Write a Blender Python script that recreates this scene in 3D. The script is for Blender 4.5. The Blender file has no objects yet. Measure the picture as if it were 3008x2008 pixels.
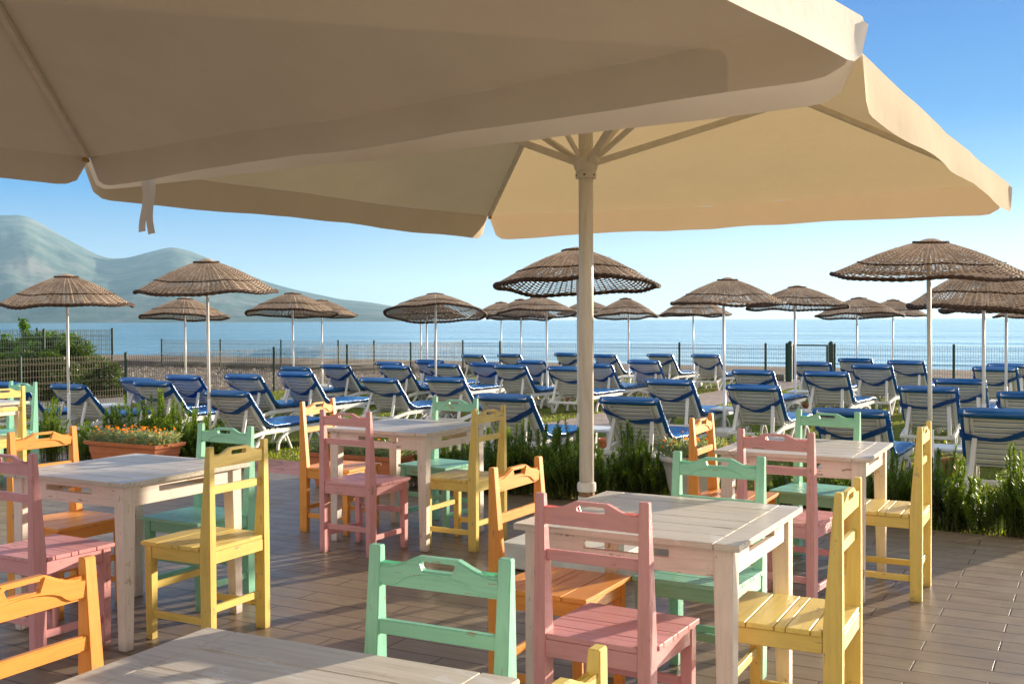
import bpy, bmesh, math, random
from mathutils import Vector, Matrix, noise as mnoise
R = math.radians
random.seed(7)
sc = bpy.context.scene
COL = sc.collection
# ------------------------------------------------------------------ camera
F_PX, PITCH, ROLL, CAMZ = 3119.6, 0.020637, 0.0039042, 1.45829
cam_d = bpy.data.cameras.new('camera'); cam = bpy.data.objects.new('camera', cam_d); COL.objects.link(cam)
cam_d.sensor_width = 36; cam_d.lens = F_PX/3008*36; cam_d.clip_start = .05; cam_d.clip_end = 60000
cam.matrix_world = Matrix.Translation((0, 0, CAMZ)) @ Matrix.Rotation(math.pi/2-PITCH, 4, 'X') @ Matrix.Rotation(-ROLL, 4, 'Z')
sc.camera = cam
# ------------------------------------------------------------------ light
SKY_K = .15
SUN_AZ, SUN_EL = 52, 9.5          # azimuth to the right of the view axis, elevation
world = bpy.data.worlds.new('World'); sc.world = world; world.use_nodes = True
wt = world.node_tree; wt.nodes.clear()
wo = wt.nodes.new('ShaderNodeOutputWorld'); bg = wt.nodes.new('ShaderNodeBackground')
sky = wt.nodes.new('ShaderNodeTexSky'); sky.sky_type = 'NISHITA'; sky.sun_disc = False
sky.sun_elevation = R(SUN_EL); sky.sun_rotation = R(SUN_AZ)
sky.air_density = 1.0; sky.dust_density = 0.15; sky.ozone_density = 3.0; sky.altitude = 0
def WN(k, **kw):
    n = wt.nodes.new('ShaderNode'+k)
    for q, w in kw.items(): setattr(n, q, w)
    return n
tcw = WN('TexCoord'); spw = WN('SeparateXYZ'); wt.links.new(tcw.outputs['Generated'], spw.inputs[0])
def wramp(src, stops):
    r = WN('ValToRGB'); e = r.color_ramp.elements
    while len(e) < len(stops): e.new(.5)
    for i, (p, c) in enumerate(stops): e[i].position = p; e[i].color = (*c, 1)
    wt.links.new(src, r.inputs[0]); return r.outputs[0]
def wmix(a, b, fac, mode='MIX'):
    n = WN('Mix', data_type='RGBA', blend_type=mode)
    for q, w in ((n.inputs['Factor'], fac), (n.inputs['A'], a), (n.inputs['B'], b)):
        if isinstance(w, (int, float)): q.default_value = w
        elif isinstance(w, tuple): q.default_value = (*w, 1)
        else: wt.links.new(w, q)
    return n.outputs['Result']
# evening sky: deep blue above, pale near the horizon, brighter towards the sun, with pale fill overhead and warm fill behind the viewer added for ambient light
grad = wramp(spw.outputs[2], [(0, (.60, .60, .60)), (.05, (.20, .29, .40)), (.12, (.0, .150, .385)), (.28, (.0, .082, .32)), (.60, (.26, .36, .50)), (1, (.46, .50, .56))])
dt = WN('VectorMath', operation='DOT_PRODUCT'); wt.links.new(tcw.outputs['Generated'], dt.inputs[0])
dt.inputs[1].default_value = (math.sin(R(SUN_AZ)), math.cos(R(SUN_AZ)), .12)
glow = wramp(dt.outputs['Value'], [(.45, (0, 0, 0)), (.70, (.22, .20, .17)), (.90, (.46, .42, .36)), (1, (1.0, .85, .62))])
lowc = wramp(spw.outputs[2], [(0, (1, 1, 1)), (.05, (.70, .70, .70)), (.10, (.28, .28, .28)), (.18, (.0, .0, .0))])
col = wmix(grad, wmix(glow, lowc, 1.0, 'MULTIPLY'), 1.0, 'ADD')
back = wramp(spw.outputs[1], [(.0, (0, 0, 0)), (.5, (0, 0, 0)), (1, (1, 1, 1))])
ng = WN('Math', operation='MULTIPLY'); ng.inputs[1].default_value = -1; wt.links.new(spw.outputs[1], ng.inputs[0])
backf = wramp(ng.outputs[0], [(.0, (0, 0, 0)), (.45, (.9, .9, .9))])
col = wmix(col, (.62, .53, .43), backf)
scl = WN('VectorMath', operation='SCALE'); scl.inputs[3].default_value = 4.6; wt.links.new(col, scl.inputs[0])
fin = wmix(scl.outputs[0], sky.outputs[0], .05)
wt.links.new(fin, bg.inputs[0]); bg.inputs[1].default_value = SKY_K; wt.links.new(bg.outputs[0], wo.inputs[0])
sl = bpy.data.lights.new('sun', 'SUN'); sl.energy = 5.0; sl.angle = R(.6); sl.color = (1, .85, .64)
sun = bpy.data.objects.new('sun', sl); COL.objects.link(sun)
sd = Vector((math.sin(R(SUN_AZ))*math.cos(R(SUN_EL)), math.cos(R(SUN_AZ))*math.cos(R(SUN_EL)), math.sin(R(SUN_EL))))
sun.rotation_euler = sd.to_track_quat('Z', 'Y').to_euler(); sun.location = (8, 5, 12)
sc.view_settings.view_transform = 'Standard'; sc.view_settings.look = 'None'
sc.view_settings.exposure = 1.50; sc.view_settings.gamma = 1; sc.view_settings.use_curve_mapping = False
try:
    sc.cycles.use_denoising = True; sc.cycles.max_bounces = 8; sc.cycles.transparent_max_bounces = 16
    sc.cycles.volume_bounces = 0; sc.cycles.caustics_reflective = False; sc.cycles.caustics_refractive = False
except Exception: pass
# ------------------------------------------------------------------ coordinates
GA = R(29)                                   # the whole place is laid out on a grid turned 29 degrees
def UV(u, v, z=0): return Vector((u*math.cos(GA)+v*math.sin(GA), -u*math.sin(GA)+v*math.cos(GA), z))
def hor(px): return 946-px/3008*18
def at_z(px, py, z):                         # point at height z seen at this place of the photograph
    a, b = (px-1504)/F_PX, -(py-1004)/F_PX
    cr, sr = math.cos(ROLL), math.sin(ROLL)
    u, v = a*cr+b*sr, -a*sr+b*cr
    c, s = math.cos(PITCH), math.sin(PITCH)
    # camera frame (u, 1, v) -> world
    d = Vector((u, c+v*s, -s+v*c)); k = (z-CAMZ)/d.z
    return Vector((0, 0, CAMZ))+d*k
def at_d(px, py, dist):
    a, b = (px-1504)/F_PX, -(py-1004)/F_PX
    cr, sr = math.cos(ROLL), math.sin(ROLL)
    u, v = a*cr+b*sr, -a*sr+b*cr
    c, s = math.cos(PITCH), math.sin(PITCH)
    d = Vector((u, c+v*s, -s+v*c)); return Vector((0, 0, CAMZ))+d*(dist/d.y)
# ------------------------------------------------------------------ mesh helpers
class MB:
    def __init__(s): s.v = []; s.f = []
    def add(s, vs, fs):
        o = len(s.v); s.v += [tuple(p) for p in vs]; s.f += [tuple(i+o for i in f) for f in fs]
    def hexa(s, p):                          # 8 points: bottom 4 ccw, top 4 ccw
        s.add(p, [(0, 3, 2, 1), (4, 5, 6, 7), (0, 1, 5, 4), (1, 2, 6, 5), (2, 3, 7, 6), (3, 0, 4, 7)])
    def box(s, x0, x1, y0, y1, z0, z1):
        s.hexa([(x0, y0, z0), (x1, y0, z0), (x1, y1, z0), (x0, y1, z0), (x0, y0, z1), (x1, y0, z1), (x1, y1, z1), (x0, y1, z1)])
    def bar(s, a, b, w, h, up=(0, 0, 1)):
        a, b = Vector(a), Vector(b); d = (b-a).normalized(); up = Vector(up)
        sx = d.cross(up)
        if sx.length < 1e-4: sx = d.cross(Vector((0, 1, 0)))
        sx.normalize(); sz = sx.cross(d)
        q = lambda p, i, j: p+sx*(i*w/2)+sz*(j*h/2)
        s.hexa([q(a, -1, -1), q(a, 1, -1), q(b, 1, -1), q(b, -1, -1), q(a, -1, 1), q(a, 1, 1), q(b, 1, 1), q(b, -1, 1)])
    def tube(s, pts, r, n=8, caps=True):
        pts = [Vector(p) for p in pts]; rs = r if isinstance(r, (list, tuple)) else [r]*len(pts)
        rings = []; prev = None
        for i, p in enumerate(pts):
            d = (pts[min(i+1, len(pts)-1)]-pts[max(i-1, 0)]).normalized()
            ref = prev if prev is not None else (Vector((0, 1, 0)) if abs(d.z) > .9 else Vector((0, 0, 1)))
            x = (ref-d*ref.dot(d)).normalized(); prev = x; y = d.cross(x)
            rings.append([p+x*math.cos(2*math.pi*k/n)*rs[i]+y*math.sin(2*math.pi*k/n)*rs[i] for k in range(n)])
        vs = [q for rg in rings for q in rg]
        fs = [(i*n+k, i*n+(k+1) % n, (i+1)*n+(k+1) % n, (i+1)*n+k) for i in range(len(pts)-1) for k in range(n)]
        if caps: fs += [tuple(range(n))[::-1], tuple((len(pts)-1)*n+k for k in range(n))]
        s.add(vs, fs)
    def lathe(s, prof, n=24, c=(0, 0)):
        vs = [(c[0]+r*math.cos(2*math.pi*k/n), c[1]+r*math.sin(2*math.pi*k/n), z) for r, z in prof for k in range(n)]
        fs = [(i*n+k, i*n+(k+1) % n, (i+1)*n+(k+1) % n, (i+1)*n+k) for i in range(len(prof)-1) for k in range(n)]
        fs += [tuple(range(n))[::-1], tuple((len(prof)-1)*n+k for k in range(n))]
        s.add(vs, fs)
    def grid(s, fn, nu, nv):
        vs = [fn(i/nu, j/nv) for i in range(nu+1) for j in range(nv+1)]
        fs = [(i*(nv+1)+j, (i+1)*(nv+1)+j, (i+1)*(nv+1)+j+1, i*(nv+1)+j+1) for i in range(nu) for j in range(nv)]
        s.add(vs, fs)
    def extrude(s, pts, d):                  # closed outline (3d points) moved along d
        n = len(pts); d = Vector(d); a = [Vector(p) for p in pts]; b = [p+d for p in a]
        s.add(a+b, [tuple(range(n)), tuple(range(2*n-1, n-1, -1))]+[(i, i+n, (i+1) % n+n, (i+1) % n) for i in range(n)])
    def mesh(s, name, bevel=0, seg=1, smooth=False, tri=False):
        me = bpy.data.meshes.new(name); me.from_pydata(s.v, [], s.f)
        bm = bmesh.new(); bm.from_mesh(me)
        bmesh.ops.recalc_face_normals(bm, faces=bm.faces)
        if bevel:
            es = [e for e in bm.edges if len(e.link_faces) == 2 and e.calc_face_angle(0) > .5]
            bmesh.ops.bevel(bm, geom=es, offset=bevel, segments=seg, affect='EDGES', clamp_overlap=True)
        bm.to_mesh(me); bm.free()
        if smooth:
            for p in me.polygons: p.use_smooth = True
        me.update(); return me
    def raw(s, name, smooth=False):
        me = bpy.data.meshes.new(name); me.from_pydata(s.v, [], s.f)
        if smooth: me.polygons.foreach_set('use_smooth', [True]*len(me.polygons))
        me.update(); return me
def obj(name, me, m=None, parent=None, loc=None, rz=0, **kw):
    o = bpy.data.objects.new(name, me); COL.objects.link(o)
    if m is not None and me is not None:
        if not me.materials: me.materials.append(None)
        o.material_slots[0].link = 'OBJECT'; o.material_slots[0].material = m
    if parent: o.parent = parent
    if loc is not None: o.location = loc
    if rz: o.rotation_euler = (0, 0, rz)
    for k, v in kw.items(): o[k] = v
    return o
def empty(name, loc, rz=0, **kw):
    o = bpy.data.objects.new(name, None); COL.objects.link(o); o.location = loc; o.rotation_euler = (0, 0, rz)
    o.empty_display_size = .2
    for k, v in kw.items(): o[k] = v
    return o
def copy_tree(o, parent=None):
    c = o.copy(); COL.objects.link(c)
    if parent: c.parent = parent; c.matrix_parent_inverse = o.matrix_parent_inverse.copy()
    for ch in list(o.children): copy_tree(ch, c)
    return c
# ------------------------------------------------------------------ materials
def N(t, k, **kw):
    n = t.nodes.new('ShaderNode'+k)
    for a, b in kw.items():
        if hasattr(n, a): setattr(n, a, b)
        else: n.inputs[a.replace('_', ' ')].default_value = b
    return n
def base_mat(name, rough=.5, spec=.5):
    m = bpy.data.materials.new(name); m.use_nodes = True; t = m.node_tree; b = t.nodes['Principled BSDF']
    b.inputs['Roughness'].default_value = rough; b.inputs['Specular IOR Level'].default_value = spec
    return m, t, b
def ramp(t, src, stops):
    r = t.nodes.new('ShaderNodeValToRGB'); e = r.color_ramp.elements
    while len(e) < len(stops): e.new(.5)
    for i, (p, c) in enumerate(stops): e[i].position = p; e[i].color = (*c, 1)
    t.links.new(src, r.inputs[0]); return r.outputs[0]
def coords(t, scale=(1, 1, 1), rot=(0, 0, 0), kind='Object', loc=(0, 0, 0)):
    tc = t.nodes.new('ShaderNodeTexCoord'); mp = t.nodes.new('ShaderNodeMapping')
    mp.inputs['Scale'].default_value = scale; mp.inputs['Rotation'].default_value = rot; mp.inputs['Location'].default_value = loc
    t.links.new(tc.outputs[kind], mp.inputs[0]); return mp.outputs[0]
def noise(t, vec, scale, detail=3, rough=.55, dist=0):
    n = t.nodes.new('ShaderNodeTexNoise'); n.inputs['Scale'].default_value = scale; n.inputs['Detail'].default_value = detail
    n.inputs['Roughness'].default_value = rough; n.inputs['Distortion'].default_value = dist
    t.links.new(vec, n.inputs['Vector']); return n.outputs['Fac']
def bump(t, b, h, strength=.3, dist=.01):
    n = t.nodes.new('ShaderNodeBump'); n.inputs['Strength'].default_value = strength; n.inputs['Distance'].default_value = dist
    t.links.new(h, n.inputs['Height']); t.links.new(n.outputs[0], b.inputs['Normal']); return n
def mix(t, a, b, fac, mode='MIX'):
    n = t.nodes.new('ShaderNodeMix'); n.data_type = 'RGBA'; n.blend_type = mode
    for s, v in ((n.inputs['Factor'], fac), (n.inputs['A'], a), (n.inputs['B'], b)):
        if isinstance(v, (int, float)): s.default_value = v
        elif isinstance(v, (tuple, list)): s.default_value = (*v, 1)
        else: t.links.new(v, s)
    return n.outputs['Result']
def simple(name, c, rough=.5, var=.12, scale=8, bmp=0, bscale=60, spec=.5):
    m, t, b = base_mat(name, rough, spec); v = coords(t)
    f = noise(t, v, scale, 4)
    d = tuple(x*(1-var) for x in c); l = tuple(min(1, x*(1+var)) for x in c)
    t.links.new(ramp(t, f, [(.3, d), (.7, l)]), b.inputs['Base Color'])
    if bmp: bump(t, b, noise(t, v, bscale, 3), bmp, .004)
    return m
AX = {'x': (5, 70, 70), 'y': (70, 5, 70), 'z': (70, 70, 5)}
def paint(name, c, ax, under=(.32, .22, .14), wear=.5, rough=.42):
    m, t, b = base_mat(name, rough, .5)
    oi = t.nodes.new('ShaderNodeObjectInfo')
    tc = t.nodes.new('ShaderNodeTexCoord'); ad = t.nodes.new('ShaderNodeVectorMath'); ad.operation = 'ADD'
    ml = t.nodes.new('ShaderNodeMath'); ml.operation = 'MULTIPLY'; ml.inputs[1].default_value = 30
    t.links.new(oi.outputs['Random'], ml.inputs[0]); t.links.new(tc.outputs['Object'], ad.inputs[0]); t.links.new(ml.outputs[0], ad.inputs[1])
    mp = t.nodes.new('ShaderNodeMapping'); mp.inputs['Scale'].default_value = AX[ax]; t.links.new(ad.outputs[0], mp.inputs[0])
    g = noise(t, mp.outputs[0], 1.0, 5, .65, .3)
    big = noise(t, ad.outputs[0], 5, 4, .6)
    d = tuple(x*.80 for x in c)
    cc = ramp(t, g, [(.25, d), (.55, c)])
    cc = mix(t, cc, tuple(min(1, x*1.10+.02) for x in c), ramp(t, big, [(.45, (0, 0, 0)), (.75, (.6, .6, .6))]))
    # worn paint: specks where fine grain and patchy noise agree
    mu = t.nodes.new('ShaderNodeMath'); mu.operation = 'MULTIPLY'; t.links.new(g, mu.inputs[0])
    t.links.new(noise(t, ad.outputs[0], 11, 5, .7), mu.inputs[1])
    k = .365-.03*wear
    cc = mix(t, cc, under, ramp(t, mu.outputs[0], [(k, (0, 0, 0)), (k+.04, (.75*wear+.2,)*3)]))
    # dirt on the lowest few centimetres of the furniture
    sp = t.nodes.new('ShaderNodeSeparateXYZ'); t.links.new(t.nodes.new('ShaderNodeNewGeometry').outputs['Position'], sp.inputs[0])
    z0 = t.nodes.new('ShaderNodeMapRange'); z0.inputs[1].default_value = .004; z0.inputs[2].default_value = .05; z0.inputs[3].default_value = .75; z0.inputs[4].default_value = 0
    t.links.new(sp.outputs[2], z0.inputs[0])
    m2 = t.nodes.new('ShaderNodeMath'); m2.operation = 'MULTIPLY'; t.links.new(z0.outputs[0], m2.inputs[0]); t.links.new(noise(t, ad.outputs[0], 40, 4), m2.inputs[1])
    cc = mix(t, cc, (.12, .09, .06), m2.outputs[0])
    t.links.new(cc, b.inputs['Base Color'])
    bump(t, b, g, .35, .0025)
    return m
COLS = {'pink': (.74, .345, .355), 'mint': (.26, .60, .44), 'yellow': (.76, .57, .155), 'orange': (.86, .36, .065), 'white': (.80, .70, .63)}
PM = {(k, a): paint('paint_%s_%s' % (k, a), c, a, wear=(1.0 if k == 'white' else .75)) for k, c in COLS.items() for a in 'xyz'}
def table_top_mat():
    m, t, b = base_mat('weathered_table_paint', .38, .5); v = coords(t); oi = t.nodes.new('ShaderNodeObjectInfo')
    ad = t.nodes.new('ShaderNodeVectorMath'); ad.operation = 'ADD'; ml = t.nodes.new('ShaderNodeMath'); ml.operation = 'MULTIPLY'; ml.inputs[1].default_value = 17
    t.links.new(oi.outputs['Random'], ml.inputs[0]); t.links.new(v, ad.inputs[0]); t.links.new(ml.outputs[0], ad.inputs[1])
    mp = t.nodes.new('ShaderNodeMapping'); mp.inputs['Scale'].default_value = (3, 60, 60); t.links.new(ad.outputs[0], mp.inputs[0])
    g = noise(t, mp.outputs[0], 1, 6, .7, .4); p = noise(t, ad.outputs[0], 4, 5, .65, .5)
    c = ramp(t, g, [(.3, (.48, .42, .36)), (.5, (.61, .55, .48)), (.75, (.70, .65, .58))])
    mu = t.nodes.new('ShaderNodeMath'); mu.operation = 'ADD'; t.links.new(p, mu.inputs[0]); ml2 = t.nodes.new('ShaderNodeMath'); ml2.operation = 'MULTIPLY'; ml2.inputs[1].default_value = .35
    t.links.new(g, ml2.inputs[0]); t.links.new(ml2.outputs[0], mu.inputs[1])
    c = mix(t, c, (.70, .69, .68), ramp(t, mu.outputs[0], [(.78, (0, 0, 0)), (.81, (.7, .7, .7)), ]))
    c = mix(t, c, (.30, .23, .16), ramp(t, mu.outputs[0], [(.46, (.5, .5, .5)), (.56, (0, 0, 0))]))
    t.links.new(c, b.inputs['Base Color']); bump(t, b, g, .4, .003)
    return m
M_TOP = table_top_mat()
def cloth_mat(name, c, tr, trans_c):
    m = bpy.data.materials.new(name); m.use_nodes = True; t = m.node_tree; t.nodes.clear()
    o = t.nodes.new('ShaderNodeOutputMaterial'); d = t.nodes.new('ShaderNodeBsdfDiffuse'); tl = t.nodes.new('ShaderNodeBsdfTranslucent'); mx = t.nodes.new('ShaderNodeMixShader')
    v = coords(t); f = noise(t, v, 2.2, 4, .6)
    t.links.new(ramp(t, f, [(.3, tuple(x*.93 for x in c)), (.7, c)]), d.inputs[0])
    tl.inputs[0].default_value = (*trans_c, 1); mx.inputs[0].default_value = tr
    w = noise(t, v, 3.2, 5, .6)
    n = t.nodes.new('ShaderNodeBump'); n.inputs['Strength'].default_value = .25; n.inputs['Distance'].default_value = .03; t.links.new(w, n.inputs['Height'])
    t.links.new(n.outputs[0], d.inputs['Normal']); t.links.new(n.outputs[0], tl.inputs['Normal'])
    t.links.new(d.outputs[0], mx.inputs[1]); t.links.new(tl.outputs[0], mx.inputs[2]); t.links.new(mx.outputs[0], o.inputs[0])
    return m
M_CLOTH = cloth_mat('cream_canvas', (.66, .565, .43), .215, (.75, .55, .29))
M_VAL = cloth_mat('cream_canvas_dimmed', (.70, .60, .465), .135, (.70, .50, .30))  # canvas dimmed so sunlit flaps look no brighter than the panels
M_CLOTH2 = cloth_mat('shaded_cream_canvas', (.84, .78, .69), .02, (.70, .53, .33))  # cream canvas with shade built in: translucency cut to hide sun patches underneath
M_ALU = simple('cream_painted_aluminium', (.74, .69, .60), .35, .08, 14)
M_POLE = simple('white_painted_metal', (.80, .79, .77), .35, .06, 20)
M_RUST = simple('rusty_wedges', (.28, .16, .08), .8, .5, 60)
M_PLAST = simple('white_plastic', (.74, .73, .70), .38, .07, 5, .15, 30)
M_CONC = simple('painted_concrete', (.66, .66, .64), .6, .14, 7, .3, 40)
M_TERRA = simple('terracotta_plastic', (.52, .17, .075), .42, .12, 5, .1, 20)
M_POTW = simple('white_pot_plastic', (.70, .66, .60), .4, .06, 5)
M_SOIL = simple('soil', (.06, .04, .025), .9, .4, 30, .6, 60)
M_GREEN = simple('dark_green_metal', (.010, .045, .032), .4, .2, 20)
M_WIRE = simple('green_wire', (.018, .045, .036), .45, .2, 20)
M_WIRER = simple('weathered_wire', (.10, .075, .045), .55, .3, 3)
M_STRAP = simple('blue_strap', (.004, .075, .32), .45, .1, 10)
M_GATE = M_GREEN
def mattress_mat():
    m, t, b = base_mat('blue_vinyl', .22, .6); v = coords(t)
    t.links.new(ramp(t, noise(t, v, 4, 3), [(.3, (.002, .085, .30)), (.7, (.004, .14, .42))]), b.inputs['Base Color'])
    mp = t.nodes.new('ShaderNodeMapping'); mp.inputs['Scale'].default_value = (5, 26, 26); t.links.new(v, mp.inputs[0])
    bump(t, b, noise(t, mp.outputs[0], 1, 4, .6, .6), .55, .02)
    return m
M_MAT = mattress_mat()
def wicker_mat(name, a, c):
    m, t, b = base_mat(name, .7, .25); tc = t.nodes.new('ShaderNodeTexCoord')
    f = noise(t, coords(t, (1, 1, 1)), 26, 4, .7); g = noise(t, coords(t), 3.5, 4, .6)
    cc = ramp(t, f, [(.28, a), (.72, c)]); cc = mix(t, cc, tuple(x*.55 for x in a), ramp(t, g, [(.42, (0, 0, 0)), (.72, (.7, .7, .7))]))
    t.links.new(cc, b.inputs['Base Color']); bump(t, b, f, .5, .006); return m
M_WICK = wicker_mat('woven_reed', (.30, .205, .135), (.64, .475, .34))
M_WICKD = wicker_mat('dark_reed', (.050, .026, .015), (.12, .068, .038))
def leaf_mat(name, c1, c2, tr=.35):
    m = bpy.data.materials.new(name); m.use_nodes = True; t = m.node_tree; t.nodes.clear()
    o = t.nodes.new('ShaderNodeOutputMaterial'); d = t.nodes.new('ShaderNodeBsdfPrincipled'); tl = t.nodes.new('ShaderNodeBsdfTranslucent'); mx = t.nodes.new('ShaderNodeMixShader')
    d.inputs['Roughness'].default_value = .45; d.inputs['Specular IOR Level'].default_value = .4
    cc = ramp(t, noise(t, coords(t), 9, 4, .7), [(.3, c1), (.7, c2)])
    t.links.new(cc, d.inputs['Base Color'])
    t.links.new(mix(t, cc, (2.2, 2.0, .7), 1.0, 'MULTIPLY'), tl.inputs[0]); mx.inputs[0].default_value = tr
    t.links.new(d.outputs[0], mx.inputs[1]); t.links.new(tl.outputs[0], mx.inputs[2]); t.links.new(mx.outputs[0], o.inputs[0]); return m
M_ROSE = leaf_mat('rosemary_leaf', (.040, .090, .014), (.17, .26, .03), .42)
M_SHRUB = leaf_mat('shrub_leaf', (.035, .095, .010), (.10, .21, .02))
M_DARKSH = leaf_mat('dark_shrub_leaf', (.018, .045, .008), (.06, .10, .018))
M_SILVER = leaf_mat('silver_leaf', (.11, .16, .10), (.30, .36, .26))
M_GRASS = leaf_mat('grass_blade', (.09, .14, .012), (.24, .30, .035), .45)
M_FLOWER = leaf_mat('orange_petal', (.80, .20, .01), (.95, .42, .02), .3)
M_STEM = simple('woody_stem', (.10, .065, .035), .8, .3, 30)

def deck_mat():
    m, t, b = base_mat('wood_look_tiles', .5, .3)
    v = coords(t, rot=(0, 0, R(29)), loc=(.681-.0, -5.786+.0775, 0))   # rotated to the grid
    br = t.nodes.new('ShaderNodeTexBrick'); br.offset = .5; br.squash = 1
    for k, x in (('Scale', 1), ('Mortar Size', .0042), ('Mortar Smooth', .15), ('Bias', 0), ('Brick Width', .60), ('Row Height', .155)): br.inputs[k].default_value = x
    br.inputs['Color1'].default_value = (.0, .0, .0, 1); br.inputs['Color2'].default_value = (1, 1, 1, 1); br.inputs['Mortar'].default_value = (.5, .5, .5, 1)
    t.links.new(v, br.inputs['Vector'])
    mp = t.nodes.new('ShaderNodeMapping'); mp.inputs['Scale'].default_value = (2.2, 30, 1); t.links.new(v, mp.inputs[0])
    g = noise(t, mp.outputs[0], 1, 5, .65, .6); big = noise(t, v, 1.6, 4, .6)
    c = ramp(t, g, [(.25, (.18, .135, .092)), (.5, (.235, .182, .128)), (.8, (.285, .23, .17))])
    c = mix(t, c, (.17, .115, .085), ramp(t, br.outputs['Color'], [(0, (0, 0, 0)), (1, (.38, .38, .38))]))
    c = mix(t, c, (.31, .245, .18), ramp(t, big, [(.45, (0, 0, 0)), (.75, (.25, .25, .25))]))
    c = mix(t, c, (.11, .08, .06), ramp(t, noise(t, v, 7, 6, .75), [(.56, (0, 0, 0)), (.70, (.45, .45, .45))]))
    c = mix(t, c, (.055, .035, .025), br.outputs['Fac'])
    t.links.new(c, b.inputs['Base Color'])
    t.links.new(ramp(t, noise(t, v, 5, 5, .6), [(.3, (.30,)*3), (.7, (.5,)*3)]), b.inputs['Roughness'])
    iv = t.nodes.new('ShaderNodeMath'); iv.operation = 'MULTIPLY_ADD'; iv.inputs[1].default_value = -1.4; t.links.new(br.outputs['Fac'], iv.inputs[0])
    sm = t.nodes.new('ShaderNodeMath'); sm.operation = 'MULTIPLY'; sm.inputs[1].default_value = .25; t.links.new(g, sm.inputs[0]); t.links.new(sm.outputs[0], iv.inputs[2])
    bump(t, b, iv.outputs[0], .5, .004)
    return m
def lawn_mat():
    m, t, b = base_mat('short_lawn', .9, .1); v = coords(t)
    f = noise(t, v, 1.3, 6, .65); g = noise(t, v, 60, 4, .7)
    c = ramp(t, f, [(.35, (.085, .13, .018)), (.52, (.16, .175, .03)), (.68, (.25, .19, .075))])
    c = mix(t, c, (.04, .045, .012), ramp(t, g, [(.45, (0, 0, 0)), (.7, (.6, .6, .6))]))
    t.links.new(c, b.inputs['Base Color']); bump(t, b, g, .9, .03); return m
def ground_mat():
    m, t, b = base_mat('beach_ground', .9, .2); v = coords(t)
    f = noise(t, v, .5, 6, .7); g = noise(t, v, 25, 5, .7)
    c = ramp(t, f, [(.35, (.16, .120, .09)), (.6, (.26, .20, .15))])
    c = mix(t, c, (.10, .085, .075), ramp(t, g, [(.5, (0, 0, 0)), (.65, (.7, .7, .7))]))
    t.links.new(c, b.inputs['Base Color']); bump(t, b, g, .8, .05); return m
def pave_mat(name, c, s):
    m, t, b = base_mat(name, .6, .3); v = coords(t, rot=(0, 0, R(29)))
    vo = t.nodes.new('ShaderNodeTexVoronoi'); vo.feature = 'DISTANCE_TO_EDGE'; vo.inputs['Scale'].default_value = s; t.links.new(v, vo.inputs['Vector'])
    f = noise(t, v, 3, 5, .6)
    cc = ramp(t, f, [(.3, tuple(x*.75 for x in c)), (.7, c)])
    e = ramp(t, vo.outputs['Distance'], [(.0, (1, 1, 1)), (.035, (0, 0, 0))])
    cc = mix(t, cc, tuple(x*.35 for x in c), e); t.links.new(cc, b.inputs['Base Color'])
    bump(t, b, vo.outputs['Distance'], .4, .02); return m
def sea_mat():
    m, t, b = base_mat('sea_water', .10, .5)
    b.inputs['Base Color'].default_value = (.012, .085, .15, 1); b.inputs['IOR'].default_value = 1.33
    v = coords(t, (.28, 1.0, 1), rot=(0, 0, 0))
    mp = coords(t, (1, 1, 1), rot=(0, 0, R(29)))
    m2 = t.nodes.new('ShaderNodeMapping'); m2.inputs['Scale'].default_value = (.3, 1, 1); t.links.new(mp, m2.inputs[0])
    a = noise(t, m2.outputs[0], .22, 6, .62, .4); c = noise(t, m2.outputs[0], .04, 4, .6, .3)
    ad = t.nodes.new('ShaderNodeMath'); ad.operation = 'MULTIPLY_ADD'; ad.inputs[1].default_value = 5; t.links.new(c, ad.inputs[0]); t.links.new(a, ad.inputs[2])
    bump(t, b, ad.outputs[0], .85, .75)
    t.links.new(ramp(t, c, [(.4, (.10, .29, .41)), (.65, (.20, .42, .52))]), b.inputs['Base Color'])
    return m
def hill_mat():
    m, t, b = base_mat('scrub_hillside', .95, .05); v = coords(t, kind='Object')
    f = noise(t, v, .004, 8, .72); c = ramp(t, f, [(.35, (.045, .078, .070)), (.5, (.085, .125, .105)), (.66, (.22, .21, .18))])  # blue-green shift puts part of the distance haze into the scrub colour
    t.links.new(c, b.inputs['Base Color']); bump(t, b, noise(t, v, .012, 6, .7), .6, 14); return m
# ------------------------------------------------------------------ setting
def sheet(name, pts, z, m, **kw):
    mb = MB(); mb.add([(p[0], p[1], z) for p in pts], [tuple(range(len(pts)))])
    me = mb.raw(name)
    if me.polygons[0].normal.z < 0: me.flip_normals()
    return obj(name, me, m, kind='structure', **kw)
def uvq(u0, u1, v0, v1): return [UV(u0, v0), UV(u1, v0), UV(u1, v1), UV(u0, v1)]
DECK_V = 7.78
# beach and ground: one strip that slopes to the sea
mb = MB(); prof = [(-60, -.06), (24, -.06), (25.8, -.05), (32, -.15), (45, -.62), (55, -1.02), (75, -2.2)]
nu = 60
for i, (v, z) in enumerate(prof):
    for k in range(nu+1):
        u = -300+600*k/nu; p = UV(u, v); dz = .06*mnoise.noise(Vector((u*.2, v*.2, 0))) if v > 26 else 0
        mb.v.append((p.x, p.y, z+dz))
for i in range(len(prof)-1):
    for k in range(nu):
        a = i*(nu+1)+k; mb.f.append((a, a+1, a+nu+2, a+nu+1))
obj('ground', mb.raw('ground', True), ground_mat(), kind='structure')
sheet('lawn', uvq(-15.25, 14, DECK_V-.02, 25.0), -.025, lawn_mat())
obj_deck = MB(); q = uvq(-26, 16, -8, DECK_V)
obj_deck.hexa([(p.x, p.y, -.10) for p in q]+[(p.x, p.y, 0) for p in q])
obj('deck', obj_deck.mesh('deck'), deck_mat(), kind='structure')
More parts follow.
